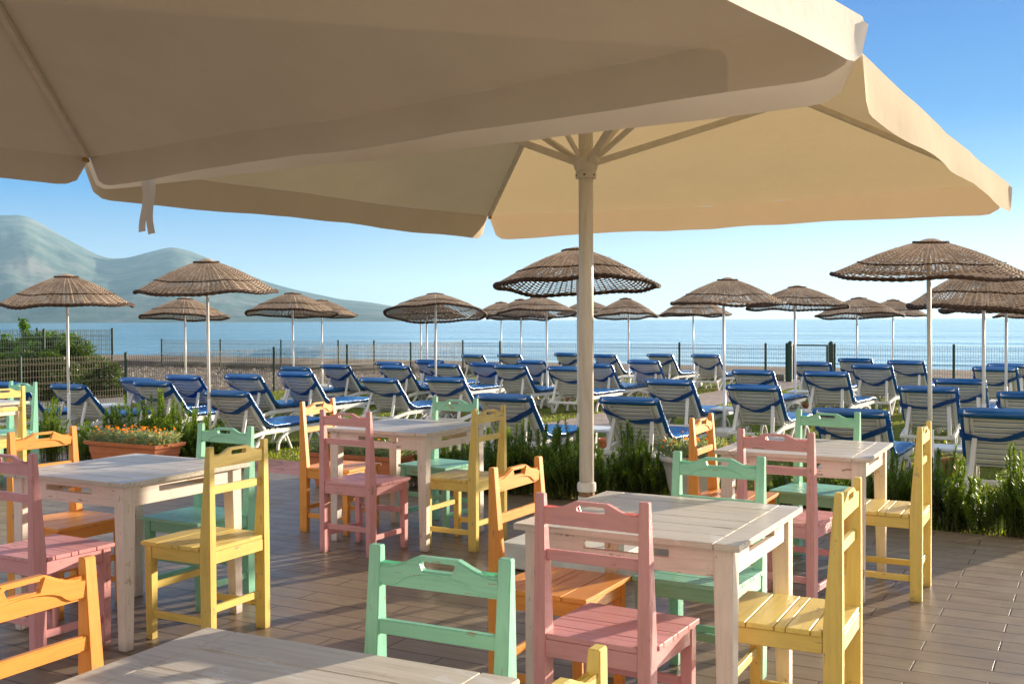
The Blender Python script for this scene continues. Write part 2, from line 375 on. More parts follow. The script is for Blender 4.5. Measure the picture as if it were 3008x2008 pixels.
M_PATH = pave_mat('stone_path', (.42, .32, .26), 4.5); M_RED = pave_mat('red_stamped_concrete', (.30, .13, .11), 3.0)
sheet('path', uvq(-6.9, -5.75, 8.62, 25.0), -.012, M_PATH)
sheet('stamped_path', uvq(-10.2, -5.2, DECK_V, 8.62), -.010, M_RED)
sheet('concrete_path', uvq(-18.4, -15.5, 4, 16.0), -.03, simple('grey_concrete', (.40, .35, .30), .8, .12, 2, .3, 30))
# sea with slow swell geometry near the shore
mb = MB()
ys = [52, 56, 60, 66, 74, 84, 100, 130, 180, 300, 600, 1500, 4000, 15000]
for i in range(len(ys)):
    for k in range(41):
        u = (-1+k/20)*(ys[i]*1.6+200); p = UV(u, ys[i], -1.0); mb.v.append((p.x, p.y, p.z))
for i in range(len(ys)-1):
    for k in range(40):
        a = i*41+k; mb.f.append((a, a+1, a+42, a+41))
obj('sea', mb.raw('sea', True), sea_mat(), kind='structure')
# low kerb wall behind the fence
mb = MB()
for (u0, u1) in ((-60, -6.6), (-5.3, 25)):
    q = [UV(u0, 25.3), UV(u1, 25.3), UV(u1, 25.55), UV(u0, 25.55)]
    mb.hexa([(p.x, p.y, -.1) for p in q]+[(p.x, p.y, .13) for p in q])
obj('retaining_wall', mb.mesh('retaining_wall', .015), simple('dark_stained_concrete', (.13, .12, .115), .85, .3, 3, .5, 30),
    label='low dark stained concrete wall running behind the beach fence', category='wall')
# mountains
SIL = [(-700, 690), (-350, 640), (0, 633), (75, 632), (130, 660), (200, 702), (290, 750), (330, 760), (380, 757), (440, 740), (505, 724), (550, 733), (600, 752), (700, 792), (770, 822), (850, 845), (900, 856), (1000, 877), (1090, 886), (1170, 900), (1230, 924), (1290, 938)]
def sil(px):
    for (a, b), (c, d) in zip(SIL, SIL[1:]):
        if a <= px <= c: return b+(d-b)*(px-a)/(c-a)
    return 944
mb = MB(); NA, NR = 260, 60; r0, rp, r1 = 2500., 4600., 6200.
for i in range(NA+1):
    px = -700+2000*i/NA; py = sum(sil(px+q)*w for q, w in ((-22, .15), (-10, .2), (0, .3), (10, .2), (22, .15))); hz = hor(px)
    for j in range(NR+1):
        r = r0+(r1-r0)*j/NR; x = (px-1504)/F_PX
        H = max(0, (hz-py)/F_PX*rp)+CAMZ
        tt = (r-r0)/(rp-r0)
        if tt < 1:
            n = mnoise.fractal(Vector((x*9, r/900, 0)), 1, 2, 5); n2 = mnoise.fractal(Vector((x*30, r/350, 3)), 1, 2, 4)
            g = tt**1.15*(1+.35*n*(1-tt)+.14*n2*(1-tt)*(tt > .02))
            z = -1.4+(H+1.4)*max(0, min(g, tt+.12*(1-tt)))
        else: z = H*(1-(tt-1)*.9)
        mb.v.append((x*r, r, z))
for i in range(NA):
    for j in range(NR):
        a = i*(NR+1)+j; mb.f.append((a, a+NR+1, a+NR+2, a+1))
obj('mountains', mb.raw('mountains', True), hill_mat(), kind='structure')
# air
mb = MB(); mb.box(-9000, 7000, -400, 14500, -4, 520)
hz = bpy.data.materials.new('haze'); hz.use_nodes = True; ht = hz.node_tree; ht.nodes.clear()
ho = ht.nodes.new('ShaderNodeOutputMaterial'); hv = ht.nodes.new('ShaderNodeVolumePrincipled')
hv.inputs['Color'].default_value = (.44, .74, 1, 1); hv.inputs['Density'].default_value = .000095; hv.inputs['Anisotropy'].default_value = .22
ht.links.new(hv.outputs[0], ho.inputs['Volume'])
obj('haze', mb.raw('haze'), hz, kind='stuff')

# ------------------------------------------------------------------ chairs
W2, HT, PH = .182, .90, .45
def post_mesh(s):
    mb = MB(); x = W2*s
    secs = [(0, -.013, .045, .019), (.02, -.013, .045, .020), (PH, -.013, .049, .021), (.62, -.012, .036, .0195), (HT, -.010, .013, .0165)]
    vs = []
    for z, y0, y1, w in secs: vs += [(x-w, y0, z), (x+w, y0, z), (x+w, y1, z), (x-w, y1, z)]
    n = len(secs); fs = [(0, 3, 2, 1), tuple(4*(n-1)+k for k in range(4))]
    for i in range(n-1):
        for k in range(4): fs.append((4*i+k, 4*i+(k+1) % 4, 4*i+4+(k+1) % 4, 4*i+4+k))
    mb.add(vs, fs); return mb.mesh('rear_post', .0022, 2)
def crest_mesh():
    mb = MB(); xo, y0, y1 = W2-.0145, -.006, .012
    top = []
    for k in range(25):
        x = -xo+2*xo*k/24; a = abs(x)
        if a < .058: z = .884
        else:
            q = (a-.058)/(xo-.058); q = min(1, q); z = .884-.030*(1-(1-q)**1.9) if q < 1 else .854
            z = .884-.031*math.sin(min(1, q*1.12)*math.pi/2)
        top.append((x, z))
    HO = [(.044, 0)]; hz_, hh = .861, .0105
    hole = []
    for k in range(16):
        a = 2*math.pi*k/16; cx = .040 if math.cos(a) > 0 else -.036
        hole.append((cx+hh*math.cos(a), hz_+hh*math.sin(a)))
    # board built as columns of quads, with the slot left out
    xs = sorted(set([round(p[0], 5) for p in top]+[-.0505, .0505]))
    def tz(x):
        for (a, b), (c, d) in zip(top, top[1:]):
            if a-1e-6 <= x <= c+1e-6: return b+(d-b)*(x-a)/(c-a)
    def slot(x):
        a = abs(x)
        if a >= .0504: return None
        if a <= .040: return hh
        return math.sqrt(max(0, hh*hh-(a-.040)**2))
    xs = sorted(set(xs+[s*v for s in (-1, 1) for v in (.040, .044, .0475, .0498)]))
    bm_v = {}
    def V(x, z, y):
        k = (round(x, 5), round(z, 5), y)
        if k not in bm_v: bm_v[k] = len(mb.v); mb.v.append((x, y, z))
        return bm_v[k]
    for xa, xb in zip(xs, xs[1:]):
        sa, sb = slot(xa), slot(xb)
        inside = (abs((xa+xb)/2) < .0504)
        sa = sa or 0; sb = sb or 0
        segs = [((.803, .803), (hz_-sa, hz_-sb)), ((hz_+sa, hz_+sb), (tz(xa), tz(xb)))] if inside else [((.803, .803), (hz_, hz_)), ((hz_, hz_), (tz(xa), tz(xb)))]
        for (a0, b0), (a1, b1) in segs:
            for y in (y0, y1):
                ids = [V(xa, a0, y), V(xb, b0, y), V(xb, b1, y), V(xa, a1, y)]
                mb.f.append(tuple(ids if y == y0 else ids[::-1]))
        if inside:
            for sg in (-1, 1):
                mb.f.append((V(xa, hz_+sg*sa, y0), V(xb, hz_+sg*sb, y0), V(xb, hz_+sg*sb, y1), V(xa, hz_+sg*sa, y1)))
        mb.f.append((V(xa, .803, y0), V(xb, .803, y0), V(xb, .803, y1), V(xa, .803, y1)))
        mb.f.append((V(xa, tz(xa), y0), V(xb, tz(xb), y0), V(xb, tz(xb), y1), V(xa, tz(xa), y1)))
    for x, k in ((xs[0], 0), (xs[-1], -1)):
        mb.f.append((V(x, .803, y0), V(x, hz_, y0), V(x, tz(x), y0), V(x, tz(x), y1), V(x, hz_, y1), V(x, .803, y1)))
    # raised facing with an arched lower edge, on the sitter's side
    ar = []
    for k in range(25):
        x = -xo+.003+2*(xo-.003)*k/24; z1 = tz(x)-.004
        a = abs(x)/.112
        z0 = .806+.034*math.sqrt(max(0, 1-a*a)) if a < 1 else .806
        ar.append((x, z0, min(z1, hz_-hh-.0035) if abs(x) < .054 else z1))
    for (xa, a0, a1), (xb, b0, b1) in zip(ar, ar[1:]):
        if a1-a0 < .001 or b1-b0 < .001: continue
        mb.hexa([(xa, y1-.001, a0), (xb, y1-.001, b0), (xb, y1+.0045, b0+.003), (xa, y1+.0045, a0+.003), (xa, y1-.001, a1), (xb, y1-.001, b1), (xb, y1+.0045, b1-.001), (xa, y1+.0045, a1-.001)])
    me = bpy.data.meshes.new('crest_rail'); me.from_pydata(mb.v, [], mb.f)
    bm = bmesh.new(); bm.from_mesh(me); bmesh.ops.remove_doubles(bm, verts=bm.verts, dist=1e-5); bmesh.ops.recalc_face_normals(bm, faces=bm.faces)
    es = [e for e in bm.edges if len(e.link_faces) == 2 and e.calc_face_angle(0) > 1.0]
    bmesh.ops.bevel(bm, geom=es, offset=.0016, segments=1, affect='EDGES', clamp_overlap=True)
    bm.to_mesh(me); bm.free(); return me
def chair_parts():
    P = []
    for s in (-1, 1): P.append(('rear_post', post_mesh(s), 'z'))
    P.append(('crest_rail', crest_mesh(), 'x'))
    mb = MB(); mb.box(-W2+.017, W2-.017, .004, .024, .684, .720); P.append(('back_rail', mb.mesh('back_rail', .003, 2), 'x'))
    mb = MB(); ys = [-.008, .088, .168, .205, .300, .402]; rnd = random.Random(3)
    for i, (a, b) in enumerate(zip(ys, ys[1:])):
        dz = rnd.uniform(-.0012, .0012); xe = (W2+.026) if i else (W2-.0225)
        if i == 0:
            mb.box(-xe, xe, a, .052, PH-.018+dz, PH+dz); mb.box(-W2-.026, W2+.026, .052, b-.0022, PH-.018+dz, PH+dz)
        else: mb.box(-xe, xe, a+.001, b-.0022, PH-.018+dz, PH+dz)
    P.append(('seat', mb.mesh('seat', .0022, 1), 'x'))
    z0, z1 = .375, PH-.0195
    mb = MB(); mb.box(-W2+.0205, W2-.0205, -.009, .014, z0, z1); P.append(('seat_apron', mb.mesh('seat_apron', .002), 'x'))
    mb = MB(); mb.box(-W2+.022, W2-.022, .352, .374, z0, z1); P.append(('seat_apron', mb.mesh('seat_apron', .002), 'x'))
    for s in (-1, 1):
        mb = MB(); mb.box(s*W2-.012+s*.005, s*W2+.012+s*.005, .0505, .3385, z0, z1); P.append(('seat_apron', mb.mesh('seat_apron', .002), 'y'))
    for s in (-1, 1):
        mb = MB(); x = s*W2; w, b = .021, .018
        vs = []
        for z, k in ((0, b), (z0, w), (z1, w)): vs += [(x-k, .36-k, z), (x+k, .36-k, z), (x+k, .36+k, z), (x-k, .36+k, z)]
        fs = [(0, 3, 2, 1), (8, 9, 10, 11)]+[(4*i+k, 4*i+(k+1) % 4, 4*i+4+(k+1) % 4, 4*i+4+k) for i in (0, 1) for k in range(4)]
        mb.add(vs, fs); P.append(('front_leg', mb.mesh('front_leg', .0022, 2), 'z'))
    mb = MB(); mb.box(-W2+.018, W2-.018, .010, .028, .150, .182); P.append(('stretcher', mb.mesh('stretcher', .002), 'x'))
    mb = MB(); mb.box(-W2+.018, W2-.018, .352, .368, .225, .257); P.append(('stretcher', mb.mesh('stretcher', .002), 'x'))
    for s in (-1, 1):
        mb = MB(); mb.box(s*W2-.009, s*W2+.009, .047, .341, .100, .132); P.append(('stretcher', mb.mesh('stretcher', .002), 'y'))
    return P
CP = chair_parts()
chairs_done = {}
def chair(color, x, y, th, label, j=0):
    if color not in chairs_done:
        e = empty('wooden_chair', (x, y, 0.001), 0, category='chair', group='painted wooden chairs around the tables')
        for n, me, a in CP: obj(n, me, PM[color, a], e)
        chairs_done[color] = e
    else:
        e = copy_tree(chairs_done[color])
    e.location = (x, y, 0.001); e.rotation_euler = (0, 0, R(th)); e['label'] = label
    return e
CH = [
 ('pink', .247, 3.325, -30.6, 'large pink chair with its back to the camera at the right foreground table'),
 ('orange', .015, 4.174, 60.7-180, 'orange chair just left of the large pink chair at the right foreground table'),
 ('yellow', 1.134, 3.565, 62.9, 'large pale yellow chair seen side on at the right foreground table'),
 ('mint', .855, 4.394, 148.3, 'mint green chair on the far side of the right foreground table'),
 ('yellow', -1.26, 4.864, 63.2, 'large yellow chair seen whole from behind at the left table'),
 ('mint', -1.545, 5.714, 149.5, 'mint green chair half hidden behind the yellow chair at the left table'),
 ('orange', -2.448, 5.522, 59.7-180, 'orange chair at the left table in front of the terracotta flower planter'),
 ('pink', -2.195, 4.585, -30, 'pink chair cut by the left edge of the photo, at the left table'),
 ('pink', -1.037, 6.581, -30.0, 'salmon pink chair with its back to the camera at the middle table'),
 ('orange', -1.376, 7.495, 65.1-180, 'pale orange chair at the middle table behind the salmon pink chair'),
 ('mint', -.41, 7.662, 146.3, 'mint green chair on the far side of the middle table'),
 ('yellow', -.145, 6.821, 61.2, 'yellow chair on the right side of the middle table'),
 ('pink', 1.314, 5.295, -34.8, 'pink chair with its back to the camera at the far right table'),
 ('mint', 1.918, 6.445, 143.3, 'mint chair on the far side of the far right table'),
 ('yellow', 2.181, 5.604, 61.9, 'rightmost yellow chair, seen side on at the far right table'),
 ('orange', 1.096, 6.151, 62.5-180, 'orange chair at the far right table beside the white flower pot'),
 ('mint', -.176, 2.561, 153.0, 'big mint green chair in the bottom centre behind the foreground table'),
 ('orange', -1.10, 2.355, 62-180, 'big orange chair back cut by the left edge near the bottom'),
 ('yellow', .060, 1.640, 62, 'yellow chair with only its back top showing at the bottom edge'),
 ('mint', -4.59, 9.96, 149, 'small mint chair at the table cut by the left edge'),
 ('yellow', -4.365, 9.12, 62, 'small yellow chair at the table cut by the left edge'),
]
for c in CH: chair(*c[:4], c[4])
# ------------------------------------------------------------------ tables
def table_parts():
    P = []; a, b = .404, .398; zt = .75; th = .022
    mb = MB(); mb.box(-a, -a+.085, -b, b, zt-th, zt); mb.box(a-.085, a, -b, b, zt-th+.0004, zt+.0004)
    n = 6; w = 2*b/n; rnd = random.Random(5)
    for k in range(n):
        dz = rnd.uniform(-.0012, .0006); mb.box(-a+.0868, a-.0868, -b+k*w+.0012, -b+(k+1)*w-.0012, zt-th+.001, zt+dz)
    P.append(('tabletop', mb.mesh('tabletop', .0025, 2), M_TOP))
    ax, bx = a-.062, b-.062
    for s in (-1, 1):
        for ax_ in 'xy':
            mb = MB(); L = (ax if ax_ == 'x' else bx)-.029; o = (bx if ax_ == 'x' else ax)+.010
            z0, z1 = zt-th-.094, zt-th; sl, sh0, sh1 = .155, z1-.048, z1-.022
            def bb(l0, l1, za, zb):
                if ax_ == 'x': mb.box(l0, l1, s*o-.011, s*o+.011, za, zb)
                else: mb.box(s*o-.011, s*o+.011, l0, l1, za, zb)
            xs = [-L, -sl, sl, L]; zs = [z0, sh0, sh1, z1]
            V = {}
            def vid(i, j, k):
                key = (i, j, k)
                if key not in V:
                    V[key] = len(mb.v); l = xs[i]; z = zs[j]; t = s*o+(-.011, .011)[k]
                    mb.v.append((l, t, z) if ax_ == 'x' else (t, l, z))
                return V[key]
            for i in range(3):
                for j in range(3):
                    if (i, j) == (1, 1): continue
                    for k in (0, 1): mb.f.append((vid(i, j, k), vid(i+1, j, k), vid(i+1, j+1, k), vid(i, j+1, k)))
            for i in range(3):
                for j in (0, 3): mb.f.append((vid(i, j, 0), vid(i+1, j, 0), vid(i+1, j, 1), vid(i, j, 1)))
                for ii in (0, 3): mb.f.append((vid(ii, i, 0), vid(ii, i+1, 0), vid(ii, i+1, 1), vid(ii, i, 1)))
            for j in (1, 2): mb.f.append((vid(1, j, 0), vid(2, j, 0), vid(2, j, 1), vid(1, j, 1)))
            for i in (1, 2): mb.f.append((vid(i, 1, 0), vid(i, 2, 0), vid(i, 2, 1), vid(i, 1, 1)))
            P.append(('apron', mb.mesh('apron', .0018), PM['white', ax_]))
    for sx in (-1, 1):
        for sy in (-1, 1):
            mb = MB(); x, y = sx*ax, sy*bx; vs = []
            for z, k in ((0, .047), (zt-th-.115, .064), (zt-th-.001, .064)):
                xo, yo = x+sx*.032, y+sy*.032
                x0, x1 = sorted((xo, xo-sx*k)); y0, y1 = sorted((yo, yo-sy*k))
                vs += [(x0, y0, z), (x1, y0, z), (x1, y1, z), (x0, y1, z)]
            mb.add(vs, [(0, 3, 2, 1), (8, 9, 10, 11)]+[(4*i+k, 4*i+(k+1) % 4, 4*i+4+(k+1) % 4, 4*i+4+k) for i in (0, 1) for k in range(4)])
            P.append(('leg', mb.mesh('leg', .003, 2), PM['white', 'z']))
    return P
TB = [(-1.861, 5.158, -28.7, 'white wooden table on the left with its legs in full view'),
      (.548, 3.842, -29.2, 'white slatted table in the right foreground behind the large pink chair'),
      (-.702, 7.16, -28.3, 'white table in the middle distance left of the umbrella pole'),
      (1.633, 5.893, -28.0, 'white slatted table on the far right beyond the nearest right table'),
      (-.526, 1.91, -26.7, 'weathered grey white table cut by the bottom edge of the photo'),
      (-4.86, 9.33, -29, 'white table mostly cut off by the left edge behind a small yellow chair')]
t0 = None
for x, y, th, lb in TB:
    if t0 is None:
        t0 = e = empty('wooden_table', (0, 0, 0), category='table', group='square white wooden tables')
        for n, me, m in table_parts(): obj(n, me, m, e)
    else: e = copy_tree(t0)
    e.location = (x, y, .001); e.rotation_euler = (0, 0, R(th)); e['label'] = lb
# ------------------------------------------------------------------ big canvas umbrellas
def umbrella(C, apex, val, label, tie=None, hub=True, seed=1, M_C=M_CLOTH, M_V=M_VAL, swing=(0, 0, 0, 0)):
    # C: four eave corners in order around, apex point
    cx = sum(p.x for p in C)/4; cy = sum(p.y for p in C)/4
    root = empty('canvas_umbrella', (apex.x, apex.y, 0), 0, label=label, category='umbrella', group='large square cream umbrellas over the terrace')
    O = Vector((apex.x, apex.y, 0)); Cl = [p-O for p in C]; A = apex-O
    mb = MB(); edges = []
    for i in range(4):
        P, Q = Cl[i], Cl[(i+1) % 4]
        def fn(s, t, P=P, Q=Q, i=i):
            e = P.lerp(Q, t); p = A.lerp(e, s)
            sag = .09*math.sin(math.pi*t)*s*(1-.45*s)*math.sin(math.pi*min(1, s*.95))
            rl = (.014*mnoise.noise(Vector((p.x*1.3, p.y*1.3, i*3+seed)))+.006*mnoise.noise(Vector((p.x*4, p.y*4, seed))))*s*math.sin(math.pi*t)
            return (p.x, p.y, p.z-sag+rl-.012*math.sin(math.pi*t)*s)
        edges.append(fn); mb.grid(fn, 28, 28)
    cp = obj('canopy', mb.raw('canopy', True), M_C, root)
    for i in range(4):
        P, Q = Cl[i], Cl[(i+1) % 4]; L = (Q-P).length; d = (Q-P).normalized(); nrm = Vector((d.y, -d.x, 0))
        if nrm.dot((P+Q)/2-A) < 0: nrm = -nrm
        mb = MB()
        def fn(t, s, P=P, Q=Q, L=L, nrm=nrm, i=i):
            p = Vector(edges[i](1.0, t)); dd = min(t, 1-t)*L
            k = min(1, dd/.16); hgt = val*(.80 if swing[i] else 1)*(.16+.84*math.sqrt(max(0, 1-(1-k)**2)))*(1-.16*math.sin(math.pi*t))
            hgt *= 1+.06*mnoise.noise(Vector((t*6, i*2.3+seed, 0)))
            o = s*(swing[i]*math.sin(math.pi*min(1, max(0, .1+.8*t)))+.020+.006*math.sin(t*17+i+seed)+.014*mnoise.noise(Vector((t*4, s, seed+i))))
            z = p.z-s*hgt
            return (p.x+nrm.x*o, p.y+nrm.y*o, z)
        mb.grid(fn, 70, 6); obj('valance', mb.raw('valance', True), M_V, root)
    rib_h = []
    zh = A.z-.93
    for i in range(4):
        mb = MB(); e = Cl[i]; a = Vector((A.x, A.y, A.z-.035)); b = e-Vector((0, 0, .02))
        mb.bar(a+(b-a)*.02, a+(b-a)*.985, .026, .038); obj('rib', mb.mesh('rib', .004), M_ALU, root)
        hb = Vector((A.x, A.y, zh))+Vector((b.x-a.x, b.y-a.y, 0)).normalized()*.07
        mid = a+(b-a)*.46-Vector((0, 0, .02))
        mb = MB(); mb.bar(hb, mid, .024, .040); obj('strut', mb.mesh('strut', .003), M_ALU, root)
        m2 = (Cl[i]+Cl[(i+1) % 4])/2-Vector((0, 0, .02)); hb2 = Vector((A.x, A.y, zh+.015))+Vector((m2.x-a.x, m2.y-a.y, 0)).normalized()*.065
        mid2 = a+(m2-a)*.36-Vector((0, 0, .05)); mb = MB(); mb.bar(hb2, mid2, .020, .030); obj('strut', mb.mesh('strut', .003), M_ALU, root)
        mb = MB(); mb.tube([b+(a-b)*.03-Vector((0, 0, .03)), b+(a-b)*.012+Vector((0, 0, -.012))], .013, 8); obj('rib_cap', mb.mesh('rib_cap', .002), M_FERR, root)
    mb = MB(); mb.lathe([(.045, A.z-.08), (.10, A.z-.05), (.10, A.z-.02), (.06, A.z-.006)], 20); obj('top_hub', mb.mesh('top_hub', 0, smooth=False), M_ALU, root)
    mb = MB(); n = 16
    mb.lathe([(.0435, .16), (.0435, A.z-.06)], 16); pl = obj('pole', mb.mesh('pole', 0), M_FLUTE, root)
    for p in pl.data.polygons: p.use_smooth = len(p.vertices) == 4
    mb = MB(); z = zh
    mb.lathe([(.046, z-.10), (.062, z-.10), (.062, z-.065), (.058, z-.06), (.066, z-.05), (.074, z-.02), (.086, z-.01), (.086, z+.022), (.07, z+.03), (.055, z+.06), (.046, z+.065)], 24)
    h = obj('runner_hub', mb.mesh('runner_hub', .001), M_ALU, root)
    mb = MB()
    for k in range(6):
        a = k*math.pi/3+.3; mb.tube([(.058*math.cos(a), .058*math.sin(a), z-.083), (.064*math.cos(a), .064*math.sin(a), z-.083)], .006, 8)
    obj('bolt', mb.mesh('bolt'), M_DARK, h)
    mb = MB(); mb.lathe([(.052, .14), (.052, .40)], 16); mb.lathe([(.0515, .43), (.055, .432), (.057, .45), (.056, .48), (.050, .485)], 20)
    obj('ground_socket', mb.mesh('ground_socket'), M_POLE, root)
    mb = MB(); mb.lathe([(.048, .38), (.048, .44)], 16); obj('wedge_ring', mb.mesh('wedge_ring'), M_RUST, root)
    mb = MB(); b = .40; mb.hexa([(-b, -b, .012), (b, -b, .012), (b, b, .012), (-b, b, .012), (-b+.015, -b+.015, .155), (b-.015, -b+.015, .155), (b-.015, b-.015, .155), (-b+.015, b-.015, .155)])
    for sx in (-1, 1):
        for sy in (-1, 1): mb.lathe([(.03, 0), (.03, .02)], 10, (sx*.33, sy*.33))
    o = obj('base', mb.mesh('base', .012, 2), M_CONC, root); o.rotation_euler = (0, 0, R(-29))
    return root
M_FERR = simple('brass_rib_end', (.45, .27, .06), .5, .2, 20)
M_DARK = simple('dark_bolt', (.03, .03, .03), .5, .1)
def flute():
    m, t, b = base_mat('fluted_cream_pole', .32, .5); v = coords(t)
    at = t.nodes.new('ShaderNodeSeparateXYZ'); t.links.new(v, at.inputs[0])
    an = t.nodes.new('ShaderNodeMath'); an.operation = 'ARCTAN2'; t.links.new(at.outputs[1], an.inputs[0]); t.links.new(at.outputs[0], an.inputs[1])
    mu = t.nodes.new('ShaderNodeMath'); mu.operation = 'MULTIPLY'; mu.inputs[1].default_value = 24; t.links.new(an.outputs[0], mu.inputs[0])
    si = t.nodes.new('ShaderNodeMath'); si.operation = 'SINE'; t.links.new(mu.outputs[0], si.inputs[0])
    mp = t.nodes.new('ShaderNodeMapping'); mp.inputs['Scale'].default_value = (30, 30, 2.5); t.links.new(v, mp.inputs[0])
    f = noise(t, mp.outputs[0], 1, 4, .6)
    t.links.new(ramp(t, f, [(.3, (.70, .64, .54)), (.55, (.84, .80, .72))]), b.inputs['Base Color'])
    bump(t, b, si.outputs[0], .35, .002); return m
M_FLUTE = flute()
EZ = 2.37
FL, FR, NR, NL = at_z(1435, 634, EZ), at_z(2962, 538, EZ), at_z(2516, 140, EZ), at_z(252, 474, EZ)
UM_C = Vector((.445, 6.36, 3.33))
umbrella([FL, FR, NR, NL], UM_C, .21, 'cream canvas umbrella whose white pole stands in the middle of the photo', seed=1, swing=(0, 0, -.13, 0))
EZN = 2.28
CL_, CR_ = at_z(262, 462, EZN), at_z(2532, 48, EZN)
dv = (CR_-CL_); nn = Vector((dv.y, -dv.x, 0)).normalized()
if nn.y > 0: nn = -nn
S = dv.length
C3, C4 = CR_+nn*S, CL_+nn*S
cc = (CL_+CR_+C3+C4)/4
um2 = umbrella([CL_, CR_, C3, C4], Vector((cc.x, cc.y, 3.20)), .150, 'shaded cream canvas umbrella overhead filling the top left, its pole out of view', seed=5, M_C=M_CLOTH2, M_V=M_CLOTH2)
# hanging ties on the overhead umbrella
for k, (dx, ln, tw) in enumerate(((0, .262, 0), (.062, .275, .01))):
    p = CL_.lerp(CR_, .105)-Vector((cc.x, cc.y, 0)); d = dv.normalized()
    mb = MB()
    def fn(s, t, dx=dx, ln=ln, k=k):
        w = (t-.5)*.058; q = p+d*(dx*(.8+.3*s)+w-.02)
        o = -nn*(.055+.012*math.sin(s*5+k)); return (q.x+o.x, q.y+o.y, EZN-.13-s*ln+.004*t*s)
    mb.grid(fn, 12, 2); obj('tie_strap', mb.raw('tie_strap', True), M_CLOTH2, um2)
# ------------------------------------------------------------------ reed parasols
RP = .75
def prof(r, rise, seed=0):                     # 0 centre .. 1 rim, unit radius
    q = r
    z = rise*(1-(.55*q+.45*q*q) ) if q > .13 else rise*(1-(.55*.13+.45*.0169))+rise*.035*(1-(q/.13)**2)
    return z
def reed_canopy(seed):
    rnd = random.Random(seed); mb = MB(); dk = MB()
    rise = .335; NS = 38; seg = 152; K = 50
    wob = [rnd.uniform(-1, 1) for _ in range(9)]
    def P(r, a, off=0):
        rr = r*RP; w = .010*(r**2)*(math.sin(3*a+wob[0]*3)+.7*math.sin(5*a+wob[1]*3)+.6*math.sin(8*a+wob[2]*3))
        flare = .012*max(0, r-.88)/.12
        return Vector((rr*math.cos(a), rr*math.sin(a), prof(r, rise)+w+flare+off-.0))
    for k in range(K):
        r = .10+.885*(k+.5)/K; pitch = .885/K; ph = rnd.uniform(0, 6)
        open_ = 1.16-.24*max(0, r-.45)
        vs = []
        for j in range(seg):
            a = 2*math.pi*j/seg
            w = pitch*RP*(open_+.16*math.sin(7*a+ph)*math.sin(3*a+ph*2)+.14*rnd.uniform(-1, 1))
            und = .0062*(1 if k % 2 else -1)*math.sin(NS*a/2*2)
            dr = rnd.uniform(-.0016, .0016)
            c = P(r, a, und); ro = Vector((math.cos(a), math.sin(a), -.42)).normalized()*(w/2); up = Vector((math.cos(a)*.38, math.sin(a)*.38, 1)).normalized()*.0045
            c = c+ro.normalized()*dr
            vs += [c-ro, c+up, c+ro, c-up*.6]
        fs = []
        for j in range(seg):
            b = (j+1) % seg
            for q in range(4): fs.append((4*j+q, 4*j+(q+1) % 4, 4*b+(q+1) % 4, 4*b+q))
        mb.add(vs, fs)
    for s in range(NS):                         # spokes
        a = 2*math.pi*(s+.5)/NS
        mb.tube([P(.09+.9*t/6, a, .004) for t in range(7)], [.008]*4+[.007]*3, 5)
    # crown
    mb.lathe([(.105, prof(.13, rise)-.006), (.092, prof(.13, rise)+.012), (.070, prof(.13, rise)+.026), (.045, prof(.13, rise)+.036), (.012, prof(.13, rise)+.041)], 24)
    # stray reeds
    for k in range(46):
        a = rnd.uniform(0, 6.28); r = rnd.uniform(.3, 1.0); c = P(r, a, .008)
        d = Vector((math.cos(a+rnd.uniform(-1, 1)), math.sin(a+rnd.uniform(-1, 1)), rnd.uniform(-.2, .45))).normalized()*rnd.uniform(.02, .05)
        mb.tube([c, c+d], [.0022, .001], 3)
    # dark bands and braided rim
    def braid(r, rad, tw, off=0):
        for h in range(2):
            pts = []
            for j in range(181):
                a = 2*math.pi*j/180; t = tw*a+h*math.pi
                c = P(r, a, off); pts.append(c+Vector((math.cos(a)*rad*.6*math.cos(t), math.sin(a)*rad*.6*math.cos(t), rad*.6*math.sin(t))))
            dk.tube(pts, rad, 5, False)
    braid(1.0, .0135, 34); braid(.985, .009, 34, -.012); braid(.735, .0055, 50, .010); braid(.17, .010, 12, .012)
    return mb.raw('reed_canopy', False), dk.raw('reed_binding', False)
RC = [reed_canopy(s) for s in (1, 2, 3)]
# px of pole, half width px, depth, apex y, near rim y, far rim y
PA = [(197, 183, 12.8, 802, 901, 896), (609, 201, 11.7, 757, 865, 852), (543, 126, 18.5, 870, 924, 941), (859, 133, 17.6, 854, 909, 932), (945, 103, 22.7, 875, 924, 932),
      (1279, 149, 15.7, 855, 893, 947), (1236, 100, 23, 885, 922, 934), (1253, 115, 20, 878, 920, 936), (1472, 90, 26, 881, 924, 932), (1530, 100, 23.4, 872, 924, 938),
      (1580, 119, 18.3, 864, 908, 931), (1694, 240, 9.75, 719, 815, 865), (1728, 92, 25, 876, 917, 925), (1838, 95, 21.3, 868, 919, 935), (2040, 106, 23.5, 865, 921, 926),
      (2137, 163, 13.3, 808, 892, 886), (2342, 145, 16.2, 831, 892, 909), (2524, 124, 19.5, 865, 917, 932), (2623, 98, 23.5, 871, 925, 920), (2731, 276, 8.2, 692, 820, 798),
      (2896, 215, 10.7, 765, 905, 893), (2956, 182, 13.3, 812, 914, 908), (3036, 108, 21, 868, 929, 924)]
PBOT = {1: 612, 0: 199, 3: 861, 10: 1607, 13: 1847, 15: 2128, 16: 2337, 19: 2737, 11: 1700, 17: 2518, 20: 2892, 14: 2037}
PTOP = {10: 1605, 13: 1846, 15: 2125, 16: 2334, 17: 2517, 19: 2727, 20: 2889, 14: 2036, 11: 1699}
